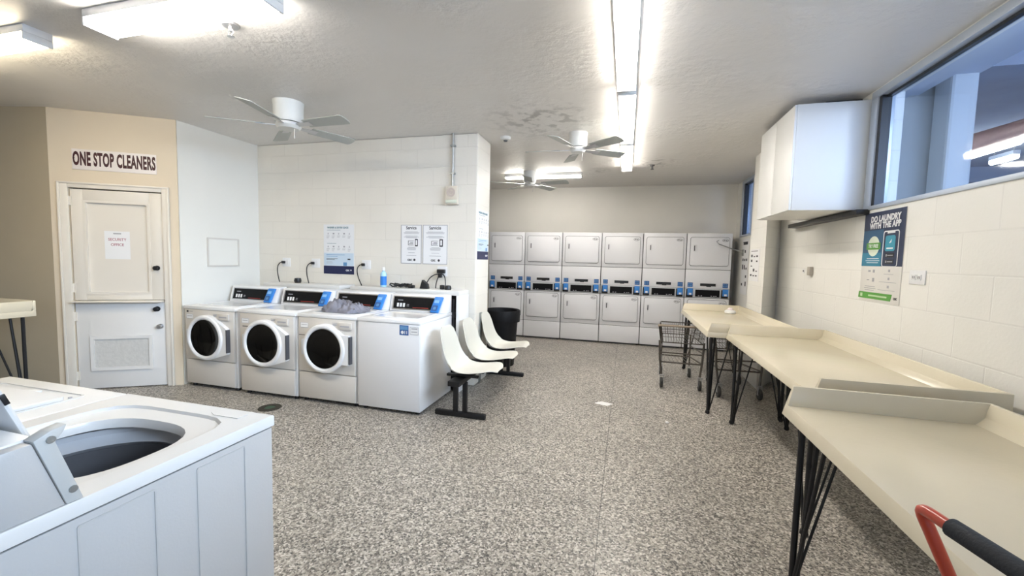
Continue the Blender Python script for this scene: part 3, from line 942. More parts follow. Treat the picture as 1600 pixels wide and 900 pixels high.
CLOTH = mat('grey_cloth', (0.20, 0.20, 0.235), 0.9, bump=0.5, bscale=60, var=0.5, vscale=11)  # uneven tone paints dark folds into the cloth colour
tag(MB().grid(laundry, 70, 50).build('laundry_pile', CLOTH, loc=(-2.70, 3.60, 0.8772)), 'crumpled grey laundry heap lying on the third washer', 'laundry')

# ------------------------------------------------------------------ ledges behind the washers
def ledge(label, x0, x1, side):
    t = thing('pipe_chase_shelf', label, 'shelf', (x0, 4.065, 0))
    L = x1 - x0
    MB().box(0, L, 0, 0.29, 1.045, 1.092, r=0.003).build('shelf_top', mat('shelf_paint', (0.70, 0.69, 0.66), 0.45), t)
    MB().box(0.01, L - 0.04, 0.12, 0.14, 0.01, 1.044).build('shade_back_board', BLACK, t)  # black sheet stands in for the shadow under the open shelf
    MB().box(L - 0.032, L, 0.0, 0.29, 0, 1.0445, r=0.002).build('end_panel', WHITE, t)
    MB().box(0, 0.03, 0.0, 0.29, 0, 1.0445, r=0.002).build('end_panel', WHITE, t)
    if side:
        MB().cyl((L - 0.09, 0.07, 0.3), (L - 0.09, 0.07, 1.0), 0.014, 10).box(L - 0.11, L - 0.07, 0.05, 0.09, 0.80, 0.86).build('valve', GASKET, t)
    return t


ledge('white shelf behind the two left washers', -4.21, -3.14, False)
ledge('white shelf behind the two right washers with cables on it', -3.0, -1.672, True)

# wall sockets with cords
def socket(x, z, label):
    t = thing('wall_outlet', label, 'outlet', (x, 4.36, z), 0, 'outlets above the washers')
    MB().box(-0.06, 0.06, -0.008, -0.001, -0.055, 0.055, r=0.003).build('cover_plate', WHITE, t)
    MB().box(0.012, 0.038, -0.011, -0.0085, -0.03, 0.03, r=0.002).box(-0.038, -0.012, -0.011, -0.0085, -0.03, 0.03, r=0.002).build('receptacle', WHITE, t)
    return t


def cord(x, z, x1, label):
    t = thing('power_cord', label, 'cord', (x, 4.36, z), 0, 'cords plugged in above the washers')
    MB().tube(bez((-0.05, -0.03, 0.0), (-0.13, -0.04, -0.02), (-0.10, -0.06, -0.12), (x1, -0.14, 1.096 - z)), 0.006, 8).build('cable', BLACK, t)
    MB().box(-0.05, -0.01, -0.04, -0.0115, -0.016, 0.016, r=0.005).build('plug', BLACK, t)
    return t


for i, (x, z, lab) in enumerate(((-4.14, 1.335, 'wall outlet nearest the left wall above the washers'), (-3.70, 1.335, 'wall outlet just left of the washer usage poster'),
                                 (-2.985, 1.335, 'wall outlet just right of the washer usage poster'), (-2.0, 1.285, 'wall outlet below the pair of service notices'))):
    socket(x, z, lab)
cord(-4.14, 1.335, 0.02, 'black power cord from the leftmost outlet down to the shelf')
cord(-3.70, 1.335, 0.01, 'black power cord left of the washer usage poster')
cord(-2.985, 1.335, 0.03, 'black power cord right of the washer usage poster')
t = thing('plug_adapter', 'black multi plug adapter with three cords under the service notices', 'adapter', (-2.0, 4.36, 1.285))
MB().box(-0.045, 0.045, -0.06, -0.0115, -0.02, 0.025, r=0.006).box(-0.03, 0.01, -0.065, -0.02, -0.07, -0.02, r=0.006).build('adapter_body', BLACK, t)
for x1, y1 in ((-0.14, -0.12), (-0.02, -0.13), (0.08, -0.10)):
    MB().tube(bez((x1 * 0.25, -0.05, -0.03), (x1 * 0.8, -0.05, -0.04), (x1, y1, -0.1), (x1 * 1.05, y1, -0.185)), 0.006, 8).build('cable', BLACK, t)
t = thing('transformer_plug', 'black round transformer at the foot of the outlet cords on the shelf', 'transformer', (-1.86, 4.20, 1.093))
MB().lathe([(0, 0), (0.035, 0), (0.038, 0.02), (0.03, 0.045), (0, 0.05)], 18).box(-0.09, -0.045, -0.025, 0.025, 0.001, 0.05, r=0.01).build('body', BLACK, t)
t = thing('transformer_plug', 'black wedge transformer left of the adapter cords on the shelf', 'transformer', (-2.14, 4.20, 1.093))
MB().prism([(-0.05, 0), (0.05, 0), (0.04, 0.05), (-0.02, 0.10)], -0.03, 0.03, r=0.006).build('body', BLACK, t)
t = thing('round_plug', 'black round plug lying on the left shelf between two cords', 'plug', (-3.85, 4.22, 1.093))
MB().lathe([(0, 0), (0.035, 0), (0.042, 0.025), (0.035, 0.055), (0, 0.06)], 18).build('body', BLACK, t)
t = thing('cable_bundle', 'flat tangle of black cable lying on the right shelf', 'cable', (-2.42, 4.2, 1.093))
pts = []
for k in range(90):
    a = k / 90 * 2 * PI * 4.3
    pts.append((0.07 * math.sin(a * 0.5) + 0.08 * math.sin(a * 1.13 + 1), 0.045 * math.cos(a * 0.9), 0.010 + 0.012 * (1 + math.sin(a * 1.7)) + 0.006 * (k % 3)))
MB().tube(pts, 0.008, 6).build('cable', BLACK, t)
MB().box(0.08, 0.15, -0.02, 0.03, 0.001, 0.035, r=0.008).build('plug', BLACK, t)
t = thing('spray_bottle', 'blue and white bottle standing on the right shelf', 'bottle', (-2.655, 4.2, 1.093))
MB().lathe([(0, 0), (0.033, 0), (0.035, 0.01), (0.035, 0.14), (0.03, 0.16), (0.014, 0.175), (0.014, 0.185), (0, 0.185)], 24).build('bottle_body', mat('pale_blue_plastic', (0.42, 0.68, 0.85), 0.25), t)
MB().lathe([(0.0355, 0.02), (0.0358, 0.02), (0.0358, 0.12), (0.0355, 0.12)], 24, close=True).build('bottle_label', mat('bright_blue_label', (0.03, 0.20, 0.62), 0.4), t)
MB().lathe([(0, 0.186), (0.018, 0.186), (0.018, 0.215), (0.012, 0.222), (0, 0.222)], 16).build('cap', PAPER, t)

# alarm and conduit
t = thing('alarm_box', 'beige alarm sounder box on the block wall below the conduit', 'alarm', (-1.882, 4.36, 2.03))
bx = MB().box(-0.072, 0.072, -0.055, -0.001, 0.0, 0.20, r=0.005).build('box_body', mat('beige_plastic', (0.68, 0.62, 0.52), 0.45), t)
MB().lathe([(0.028, 0), (0.05, 0), (0.05, 0.004), (0.028, 0.004)], 24, Matrix.Translation((-0.005, -0.0555, 0.13)) @ Matrix.Rotation(PI / 2, 4, 'X'), close=True).lathe([(0, 0), (0.02, 0), (0.02, 0.004), (0, 0.004)], 20, Matrix.Translation((-0.005, -0.0555, 0.13)) @ Matrix.Rotation(PI / 2, 4, 'X')).build('sounder_grille', mat('dusty_pink_plastic', (0.55, 0.47, 0.42), 0.5), bx)
MB().box(-0.065, 0.065, -0.066, -0.0555, 0.012, 0.048, r=0.003).build('strobe_lens', mat('strobe_plastic', (0.62, 0.66, 0.55), 0.2), bx)
tag(MB().cyl((-1.882, 4.335, 2.231), (-1.882, 4.335, 2.799), 0.0125, 12).box(-1.91, -1.854, 4.32, 4.359, 2.66, 2.675).box(-1.91, -1.854, 4.32, 4.359, 2.36, 2.375).build('conduit_pipe', STEEL), 'grey steel conduit running from the ceiling down to the alarm box', 'conduit')

# ------------------------------------------------------------------ posters
def sheet(name, label, cat, loc, rotz, Wd, Hh, m=PAPER, group=None, th=0.002):
    t = thing(name, label, cat, loc, rotz, group)
    MB().box(0, Wd, -0.001 - th, -0.001, 0, Hh).build('sheet', m, t)
    return t


def marks(t, name, rects, m, y=-0.0032, th=0.0008):
    b = MB()
    for x0, x1, z0, z1 in rects:
        b.box(x0, x1, y - th, y, z0, z1)
    return b.build(name, m, t)


TEAL = mat('teal_ink', (0.10, 0.20, 0.24), 0.6)
PBLUE = mat('pale_blue_panel', (0.55, 0.66, 0.76), 0.6)


def usage_poster(label, loc, rotz, Wd=0.43, Hh=0.60):
    t = sheet('usage_poster', label, 'poster', loc, rotz, Wd, Hh, mat('poster_white', (0.76, 0.77, 0.78), 0.5))
    text('heading', 'WASHER & DRYER USAGE', 0.030, (Wd * 0.47, -0.0034, Hh * 0.935), TEAL, t, bold=0.0008, sx=0.86)
    marks(t, 'subheading', [(0.05, 0.24, Hh * 0.885, Hh * 0.892), (0.05, 0.18, Hh * 0.615, Hh * 0.622)], TEAL)
    ic = []
    ln = []
    for row in (0.80, 0.54):
        for k in range(5):
            x = 0.055 + k * 0.075
            if k % 2 == 0:
                ic += [(x, x + 0.02, Hh * row, Hh * row + 0.006), (x + 0.006, x + 0.014, Hh * row + 0.006, Hh * row + 0.02)]
            else:
                ic += [(x, x + 0.024, Hh * row, Hh * row + 0.018)]
            for j in range(3 if k in (0, 1, 4) else 2):
                ln.append((x - 0.012, x + 0.03 - 0.006 * j, Hh * row - 0.02 - 0.013 * j, Hh * row - 0.016 - 0.013 * j))
    for q_ in ic:
        marks(t, 'icon', [q_], INKG)
    marks(t, 'caption_lines', ln, INKG)
    marks(t, 'lower_panel', [(0.006, Wd - 0.006, Hh * 0.17, Hh * 0.425)], PBLUE)
    marks(t, 'lower_print', [(0.04, 0.30, Hh * 0.385, Hh * 0.395), (0.04, 0.20, Hh * 0.355, Hh * 0.362)], INKB, y=-0.0042)
    marks(t, 'lower_print', [(0.04, 0.20, Hh * 0.305, Hh * 0.315), (0.04, 0.16, Hh * 0.285, Hh * 0.292), (0.34, 0.38, Hh * 0.29, Hh * 0.315)], INK, y=-0.0042)
    marks(t, 'lower_print', [(0.04, 0.12 + 0.01 * (k % 3), Hh * (0.25 - 0.016 * k), Hh * (0.254 - 0.016 * k)) for k in range(4)], INKG, y=-0.0042)
    marks(t, 'picture', [(0.28, 0.33, Hh * 0.17, Hh * 0.24)], INKB, y=-0.0042)
    marks(t, 'footer_band', [(0.0, Wd, 0.0, Hh * 0.165)], NAVY, y=-0.0032)
    text('logo', 'csc', 0.04, (Wd * 0.79, -0.0045, Hh * 0.085), PAPER, t, bold=0.001)
    MB().lathe([(0, 0), (0.009, 0), (0.009, 0.0008), (0, 0.0008)], 12, Matrix.Translation((Wd * 0.90, -0.0041, Hh * 0.085)) @ Matrix.Rotation(PI / 2, 4, 'X')).build('logo_mark', PAPER, t)
    return t


usage_poster('tall washer and dryer usage poster with navy foot above the washers', (-3.585, 4.36, 1.21), 0)
usage_poster('usage poster with navy foot on the narrow end of the block wall', (-1.60, 4.385, 1.43), PI / 2, 0.38, 0.56)


def notice(word, label, x0, Wd):
    Hh = 0.445
    t = sheet('service_notice', label, 'notice', (x0, 4.36, 1.362), 0, Wd, Hh, PAPER, 'framed service notices')
    MB().ringprism([(0, 0), (Wd, 0), (Wd, Hh), (0, Hh)], [(0.007, 0.007), (Wd - 0.007, 0.007), (Wd - 0.007, Hh - 0.007), (0.007, Hh - 0.007)], -0.0045, -0.0032).build('border', INKG, t)
    text('heading', word, 0.052, (Wd / 2, -0.0036, Hh - 0.035), INK, t, bold=0.0010, sx=0.82, space=1.06)
    rr = []
    for k, (a, zz) in enumerate(((0.20, 0.365), (0.13, 0.355), (0.15, 0.345), (0.22, 0.315), (0.14, 0.305), (0.25, 0.295), (0.36, 0.188), (0.3, 0.178), (0.3, 0.168), (0.32, 0.158), (0.36, 0.125), (0.28, 0.092))):
        rr.append((Wd * a, Wd * (1 - a * 0.9), zz, zz + 0.0045))
    marks(t, 'text_lines', rr, INKG)
    marks(t, 'drawing', [(Wd * 0.35, Wd * 0.37, 0.215, 0.262), (Wd * 0.35, Wd * 0.62, 0.212, 0.216), (Wd * 0.35, Wd * 0.62, 0.260, 0.264), (Wd * 0.40, Wd * 0.60, 0.226, 0.232), (Wd * 0.44, Wd * 0.60, 0.240, 0.246)], INK)
    ph = MB().ringprism(rrect(Wd * 0.68, Wd * 0.82, 0.20, 0.285, 0.006), rrect(Wd * 0.71, Wd * 0.79, 0.215, 0.272, 0.002), -0.0042, -0.0032).build('phone_icon', INK, t)
    text('logo', 'csc', 0.045, (Wd * 0.43, -0.0036, 0.047), INK, t, bold=0.0012)
    MB().lathe([(0, 0), (0.014, 0), (0.014, 0.0008), (0, 0.0008)], 14, Matrix.Translation((Wd * 0.66, -0.0033, 0.045)) @ Matrix.Rotation(PI / 2, 4, 'X')).build('logo_mark', INK, t)
    return t


notice('Service', 'framed white Service notice, the left of the pair', -2.525, 0.262)
notice('Servicio', 'framed white Servicio notice, the right of the pair', -2.248, 0.305)

# ================================================================== BENCH
bench = thing('beam_seat_bench', 'three white shell seats on a black beam beside the end washer', 'bench', (-1.40, 4.1, 0))
for y in (-0.63, 0.82):
    MB().box(-0.245, 0.245, y - 0.025, y + 0.025, 0.001, 0.05, r=0.012).build('foot_bar', BLACKM, bench)
    for x in (-0.045, 0.045):
        MB().box(x - 0.02, x + 0.02, y - 0.02, y + 0.02, 0.048, 0.325, r=0.004).build('post', BLACKM, bench)
MB().box(-0.055, 0.055, -0.80, 0.90, 0.326, 0.372, r=0.006).build('beam', BLACKM, bench)
for y in (-0.55, 0.0, 0.54):
    MB().box(-0.13, 0.17, y - 0.10, y - 0.06, 0.373, 0.395, r=0.003).box(-0.13, 0.17, y + 0.06, y + 0.10, 0.373, 0.395, r=0.003).build('seat_bracket', BLACKM, bench)


def shell(y0):
    ctrl = [(0.340, 0.438), (0.328, 0.445), (0.285, 0.446), (0.20, 0.430), (0.09, 0.410), (0.0, 0.402), (-0.07, 0.414), (-0.115, 0.455), (-0.14, 0.52), (-0.155, 0.60), (-0.17, 0.69), (-0.185, 0.77), (-0.195, 0.812)]
    wid = [0.085, 0.15, 0.192, 0.214, 0.222, 0.224, 0.220, 0.214, 0.206, 0.196, 0.180, 0.150, 0.095]
    n = len(ctrl) - 1

    def cr(arr, x):
        i = min(int(x), n - 1)
        f_ = x - i
        g = lambda k: arr[max(0, min(n, k))]
        p0_, p1_, p2_, p3_ = g(i - 1), g(i), g(i + 1), g(i + 2)
        return 0.5 * ((2 * p1_) + (-p0_ + p2_) * f_ + (2 * p0_ - 5 * p1_ + 4 * p2_ - p3_) * f_ ** 2 + (-p0_ + 3 * p1_ - 3 * p2_ + p3_) * f_ ** 3)
    cx_, cz_ = [c[0] for c in ctrl], [c[1] for c in ctrl]

    def f(u, v):
        q = u * n
        x, zz, wv = cr(cx_, q), cr(cz_, q), cr(wid, q)
        dx, dz = cr(cx_, min(n, q + 0.1)) - cr(cx_, max(0, q - 0.1)), cr(cz_, min(n, q + 0.1)) - cr(cz_, max(0, q - 0.1))
        L_ = math.hypot(dx, dz) or 1
        nx, nz = dz / L_, -dx / L_       # towards the sitter
        s_ = v * 2 - 1
        curl = abs(s_) ** 2.6 * (0.018 + 0.055 * math.exp(-((u - 0.55) / 0.17) ** 2)) * min(1, (1 - u) * 6) * min(1, u * 8 + 0.1)
        return (x + nx * curl, y0 + s_ * wv * (1 - 0.06 * abs(s_) ** 3), zz + nz * curl)
    return MB().grid(f, 60, 24, 0.006)


for k, y in enumerate((-0.55, 0.0, 0.54)):
    s = shell(y).build('seat_shell', SHELL, bench)
    s.location = (0.0, 0, 0)

# ================================================================== TRASH BIN
t = thing('trash_bin', 'tall round black trash bin behind the shell seats', 'bin', (-1.60, 5.42, 0))
MB().lathe([(0, 0.0), (0.175, 0.0), (0.18, 0.01), (0.222, 0.70), (0.215, 0.70), (0.172, 0.02), (0, 0.02)], 40).build('bin_body', mat('bin_plastic', (0.006, 0.006, 0.007), 0.55, spec=0.25), t)
MB().lathe([(0.222, 0.685), (0.243, 0.69), (0.246, 0.735), (0.235, 0.748), (0.218, 0.745), (0.2225, 0.70)], 40, close=True).build('rim', MATS['bin_plastic'], t)
MB().lathe([(0.2465, 0.60), (0.2475, 0.62), (0.250, 0.74), (0.24, 0.756), (0.215, 0.75), (0.20, 0.66), (0.21, 0.66), (0.2175, 0.742), (0.239, 0.7485), (0.2462, 0.74)], 40, close=True).build('bin_liner', mat('bin_bag', (0.006, 0.006, 0.007), 0.55, spec=0.2, bump=0.8, bscale=30), t)

# ================================================================== FOLDING TABLES
def folding_table(label, x0, x1, y0, y1, legs, mirror=False):
    """tray top with raised back and end rims; front edge at x0 (towards the aisle)"""
    Wd, L = x1 - x0, y1 - y0
    if not mirror:
        t = thing('folding_table', label, 'table', (x0, y0, 0), 0, 'cream folding tables')
    else:
        t = thing('folding_table', label, 'table', (x1, y1, 0), PI, 'cream folding tables')
    zb, zd, zt = 0.755, 0.805, 0.893
    MB().prism([(0, zb), (0.0135, zd), (Wd, zd), (Wd, zb)], 0, L, 'y', r=0.003).build('table_top', CREAM, t)
    # end rims taper down to the front edge
    for ya, yb, yi in ((0.0, 0.016, 0.034), (L, L - 0.016, L - 0.034)):
        b = MB()
        tb = bmesh.new()
        P = [(0.013, ya, zd - 0.001), (0.037, ya, zt), (Wd, ya, zt), (Wd, ya, zd - 0.001),
             (0.013, yi, zd - 0.001), (0.037, yb, zt), (Wd, yb, zt), (Wd, yi, zd - 0.001)]
        vs = [tb.verts.new(p) for p in P]
        for f in ((0, 1, 2, 3), (4, 7, 6, 5), (1, 5, 6, 2), (0, 4, 5, 1), (3, 2, 6, 7), (0, 3, 7, 4)):
            tb.faces.new([vs[i] for i in f])
        bmesh.ops.recalc_face_normals(tb, faces=tb.faces)
        bmesh.ops.bevel(tb, geom=tb.edges[:], offset=0.003, segments=2, profile=0.5, affect='EDGES')
        b._merge(tb)
        b.build('end_rim', CREAM, t)
    MB().prism([(Wd, zd - 0.001), (Wd, zt), (Wd - 0.018, zt), (Wd - 0.035, zd + 0.03), (Wd - 0.07, zd - 0.001)], 0.02, L - 0.02, 'y', r=0.003).build('back_rim', CREAM, t)
    for (fx, fy) in legs:
        sx = 1 if fx < Wd / 2 else -1
        sy = 1 if fy < L / 2 else -1
        foot = Vector((fx, fy, 0.012))
        b = MB()
        b.tube([foot, foot + Vector((0.0, 0, 0.743))], 0.013, 10)
        b.tube([foot + Vector((0.012 * sx, 0.012 * sy, 0)), foot + Vector((0.04 * sx, 0.06 * sy, 0.743))], 0.010, 8)
        b.tube([foot + Vector((0.01 * sx, 0, 0.01)), foot + Vector((0.17 * sx, 0.0, 0.743))], 0.006, 8)
        b.tube([foot + Vector((0.0, 0.01 * sy, 0.01)), foot + Vector((0.0, 0.22 * sy, 0.743))], 0.008, 8)
        b.lathe([(0, -0.012), (0.014, -0.011), (0.022, 0.0), (0.018, 0.02), (0, 0.03)], 12, Matrix.Translation(foot))
        b.build('hairpin_leg', BLACKM, t)
    return t


folding_table('cream folding table nearest the camera, at the lower right', 0.735, 1.505, 0.15, 2.185, ((0.04, 1.90), (0.04, 0.14), (0.70, 1.90), (0.70, 0.14)))
folding_table('middle cream folding table against the right wall under the app poster', 0.925, 1.715, 2.375, 4.225, ((0.06, 1.72), (0.06, 0.12), (0.50, 1.72), (0.70, 0.12)))
folding_table('far cream folding table beside the pillar, carts parked below it', 0.765, 1.505, 4.245, 6.17, ((0.055, 0.06), (0.055, 1.80), (0.68, 0.06), (0.68, 1.80)))
folding_table('cream folding table at the left edge, behind the foreground washers', -5.85, -5.02, 0.55, 2.44, ((0.12, 0.14), (0.12, 1.78), (0.79, 0.14), (0.79, 1.82)))
for o in list(C.objects):
    if o.name.startswith('folding_table') and o.location.x < -4:
        o.location.z = 0.085
        for ch in o.children:
            if ch.name.startswith('hairpin'):
                ch.scale.z = (0.755 + 0.085) / 0.755
                ch.location.z = -0.085

t = thing('soap_dish', 'small white oval dish with a lid on the far folding table', 'dish', (1.335, 5.95, 0.8065))
MB().lathe([(0, 0), (0.06, 0), (0.068, 0.012), (0.066, 0.03), (0.05, 0.042), (0, 0.046)], 28).build('dish_body', PAPER, t)
MB().lathe([(0, 0.047), (0.035, 0.047), (0.03, 0.065), (0.012, 0.075), (0, 0.076)], 20).build('knob', mat('pinkish_white', (0.78, 0.68, 0.68), 0.4), t)

# ================================================================== CARTS
def cart(label, loc, rz=0):
    t = thing('shopping_cart', label, 'cart', loc, rz, 'wire shopping carts under the far table')
    wr = mat('worn_wire', (0.12, 0.105, 0.09), 0.4, 0.6)
    zt, zb = 0.715, 0.52
    W0, W1, L = 0.26, 0.19, 0.58
    b = MB()
    # rims
    rim = [(-W0, 0, zt), (W0, 0, zt), (W1, L, zt - 0.03), (-W1, L, zt - 0.03), (-W0, 0, zt)]
    b.tube(rim, 0.007, 8)
    bot = [(-W0 + 0.03, 0.03, zb), (W0 - 0.03, 0.03, zb), (W1 - 0.02, L - 0.03, zb + 0.02), (-W1 + 0.02, L - 0.03, zb + 0.02), (-W0 + 0.03, 0.03, zb)]
    b.tube(bot, 0.006, 8)
    for q in (0.33, 0.66):
        b.tube([tuple(Vector(rim[i]) * (1 - q) + Vector(bot[i]) * q) for i in range(5)], 0.003, 6)
    for i in range(4):
        n = 16 if i in (0, 2) else 18
        for k in range(n + 1):
            p = Vector(rim[i]).lerp(Vector(rim[i + 1]), k / n)
            q = Vector(bot[i]).lerp(Vector(bot[i + 1]), k / n)
            b.tube([p, q], 0.0022, 5)
    for k in range(1, 14):
        p = Vector(bot[0]).lerp(Vector(bot[1]), k / 14)
        q = Vector(bot[3]).lerp(Vector(bot[2]), k / 14)
        b.tube([p, q], 0.0022, 5)
    b.build('wire_basket', wr, t)
    MB().tube([(-W0 - 0.01, -0.06, zt + 0.012), (W0 + 0.01, -0.06, zt + 0.012)], 0.013, 10).tube([(-W0, -0.06, zt + 0.01), (-W0, 0.0, zt - 0.005)], 0.008, 8).tube([(W0, -0.06, zt + 0.01), (W0, 0.0, zt - 0.005)], 0.008, 8).build('push_handle', mat('brown_handle', (0.30, 0.24, 0.18), 0.5), t)
    f = MB()
    for s in (-1, 1):
        f.tube([(s * (W0 - 0.02), 0.02, zb + 0.02), (s * (W0 - 0.03), 0.02, 0.33), (s * (W0 - 0.055), -0.01, 0.13)], 0.012, 10)
        f.tube([(s * (W1 - 0.02), L - 0.03, zb + 0.02), (s * (W1 - 0.02), L - 0.03, 0.14)], 0.010, 8)
        f.tube([(s * (W0 - 0.04), 0.01, 0.30), (s * (W1 - 0.02), L - 0.03, 0.26)], 0.009, 8)
        f.tube([(s * (W0 - 0.03), 0.02, 0.42), (s * (W1 - 0.02), L - 0.03, 0.40)], 0.007, 8)
    f.tube([(-W0 + 0.03, 0.02, 0.40), (W0 - 0.03, 0.02, 0.40)], 0.008, 8)
    f.tube([(-W0 + 0.03, 0.012, 0.29), (W0 - 0.03, 0.012, 0.29)], 0.009, 8)
    f.tube([(-W1 + 0.02, L - 0.03, 0.26), (W1 - 0.02, L - 0.03, 0.26)], 0.008, 8)
    for k in range(1, 9):
        x = -W0 + 0.04 + (2 * W0 - 0.08) * k / 9
        f.tube([(x, 0.02, 0.295), (x * 0.75, L - 0.03, 0.262)], 0.0025, 5)
    f.build('undercarriage', wr, t)
    for (x, y) in ((-W0 + 0.055, -0.03), (W0 - 0.055, -0.03), (-W1 + 0.02, L - 0.05), (W1 - 0.02, L - 0.05)):
        wh = MB().lathe([(0.018, -0.015), (0.054, -0.015), (0.058, -0.008), (0.058, 0.008), (0.054, 0.015), (0.018, 0.015)], 24, Matrix.Translation((x, y, 0.058)) @ Matrix.Rotation(PI / 2, 4, 'Y'), close=True).build('caster_wheel', mat('grey_rubber', (0.03, 0.029, 0.027), 0.6), t)
        MB().lathe([(0, -0.014), (0.017, -0.014), (0.017, 0.014), (0, 0.014)], 12, Matrix.Translation((x, y, 0.058)) @ Matrix.Rotation(PI / 2, 4, 'Y')).box(x - 0.022, x - 0.016, y - 0.014, y + 0.014, 0.05, 0.145).box(x + 0.016, x + 0.022, y - 0.014, y + 0.014, 0.05, 0.145).box(x - 0.022, x + 0.022, y - 0.014, y + 0.014, 0.14, 0.15).build('caster_fork', CHROME, wh)
    return t


cart('wire shopping cart standing in the aisle, left of the far table legs', (0.66, 5.09, 0))
cart('wire shopping cart parked fully under the far folding table', (1.235, 4.95, 0), R(4))

# ================================================================== CABINET and right wall things
t = thing('wall_cabinet', 'white wall cabinet hung beside the high window on the right', 'cabinet', (1.285, 3.93, 1.898))
MB().box(0, 0.504, 0, 0.87, 0.0, 0.845, r=0.003).build('cabinet_body', mat('cabinet_white', (0.72, 0.72, 0.70), 0.4), t)
MB().box(-0.018, -0.0005, 0.003, 0.433, 0.003, 0.842, r=0.002).build('cabinet_door', MATS['cabinet_white'], t)
MB().box(-0.018, -0.0005, 0.437, 0.867, 0.003, 0.842, r=0.002).build('cabinet_door', MATS['cabinet_white'], t)
MB().box(0.25, 0.504, 0.15, 0.75, 0.8455, 0.9).build('gap_shade_block', BLACK, t)  # black block stands in for shade in the gap below the ceiling
tag(MB().box(1.70, 1.789, 3.84, 5.25, 1.852, 1.893, r=0.004).build('sill_channel', BLACK), 'black channel strip on the wall beneath the white wall cabinet', 'channel')

# app poster
ap = thing('app_poster', 'large blue DO LAUNDRY WITH THE APP poster below the high window', 'poster', (XR, 3.885, 1.196), -PI / 2)
PW, PH = 0.497, 0.662
MB().box(0, PW, -0.004, -0.001, 0, PH, r=0.001).build('sheet', mat('poster_cream', (0.72, 0.70, 0.66), 0.45), ap)
PZ = 0.262
marks(ap, 'blue_field', [(0.0, PW * 0.52, PZ, PH)], mat('poster_mid_blue', (0.022, 0.10, 0.20), 0.4), y=-0.0042, th=0.001)
marks(ap, 'blue_field', [(PW * 0.52, PW, PZ, PH)], mat('poster_navy', (0.018, 0.03, 0.075), 0.4), y=-0.0042, th=0.001)
marks(ap, 'blue_field', [(0.0, PW * 0.9, PH * 0.80, PH)], MATS['poster_navy'], y=-0.0052, th=0.0006)
marks(ap, 'blue_field', [(0.0, PW * 0.50, PZ, PZ + 0.10)], mat('poster_teal', (0.02, 0.20, 0.32), 0.4), y=-0.0052, th=0.0006)
text('heading', 'DO LAUNDRY', 0.060, (PW * 0.53, -0.0062, PH - 0.054), PAPER, ap, bold=0.0026, sx=0.88, space=1.06)
text('heading', 'WITH THE APP', 0.060, (PW * 0.53, -0.0062, PH - 0.103), PAPER, ap, bold=0.0026, sx=0.88, space=1.06)
n = 20
MB().prism([(0.145 + 0.075 * math.cos(2 * PI * k / n), 0.41 + 0.075 * math.sin(2 * PI * k / n)) for k in range(n)], -0.0066, -0.006).build('round_badge', mat('badge_cream', (0.70, 0.76, 0.62), 0.5), ap)
GREEN = mat('poster_green', (0.10, 0.33, 0.05), 0.45)
marks(ap, 'badge_band', [(0.055, 0.235, 0.385, 0.435)], GREEN, y=-0.0068)
text('badge_text', 'TRY FREE', 0.036, (0.145, -0.0078, 0.41), PAPER, ap, bold=0.0008, sx=0.85)
MB().ringprism(rrect(0.262, 0.445, 0.262, 0.515, 0.02), rrect(0.270, 0.437, 0.264, 0.507, 0.014), -0.0066, -0.006).build('phone_outline', PAPER, ap)
marks(ap, 'phone_notch', [(0.31, 0.397, 0.495, 0.507)], PAPER, y=-0.0066)
MB().prism(rrect(0.29, 0.405, 0.37, 0.48, 0.018), -0.0066, -0.006).build('app_icon', mat('app_teal', (0.04, 0.30, 0.42), 0.4), ap)
MB().prism([(0.335, 0.425), (0.365, 0.455), (0.36, 0.43)], -0.0074, -0.0067).box(0.31, 0.385, -0.0074, -0.0067, 0.385, 0.395).build('app_icon_mark', PAPER, ap)
marks(ap, 'store_button', [(0.30, 0.40, 0.325, 0.355), (0.30, 0.40, 0.28, 0.31)], BLACK, y=-0.006)
marks(ap, 'store_print', [(0.33, 0.39, 0.337, 0.343), (0.31, 0.322, 0.332, 0.348), (0.33, 0.39, 0.292, 0.298), (0.31, 0.322, 0.287, 0.303)], INKG, y=-0.0070)
marks(ap, 'blurb_lines', [(0.07, 0.225, 0.315, 0.321), (0.055, 0.235, 0.300, 0.305), (0.07, 0.22, 0.285, 0.29)], PAPER, y=-0.006)
marks(ap, 'small_print', [(0.10, 0.13, 0.218, 0.232), (0.16, 0.185, 0.214, 0.236), (0.09, 0.12, 0.155, 0.162), (0.16, 0.185, 0.146, 0.174), (0.07, 0.20, 0.108, 0.112), (0.06, 0.21, 0.094, 0.098), (0.07, 0.19, 0.080, 0.084),
                           (0.35, 0.37, 0.222, 0.24), (0.30, 0.41, 0.205, 0.208), (0.35, 0.37, 0.165, 0.183), (0.25, 0.45, 0.148, 0.151), (0.35, 0.37, 0.108, 0.126), (0.24, 0.44, 0.09, 0.093)], INKG, y=-0.0042)
MB().prism([(-0.01, 0.018), (0.40, 0.018), (0.415, 0.066), (-0.005, 0.066)], -0.0062, -0.0042).build('green_band', GREEN, ap)
marks(ap, 'band_print', [(0.02, 0.05, 0.03, 0.056), (0.13, 0.36, 0.036, 0.048)], mat('pale_green', (0.5, 0.65, 0.4), 0.5), y=-0.0064)
text('logo', 'csc', 0.032, (0.452, -0.0046, 0.042), INK, ap, bold=0.001)

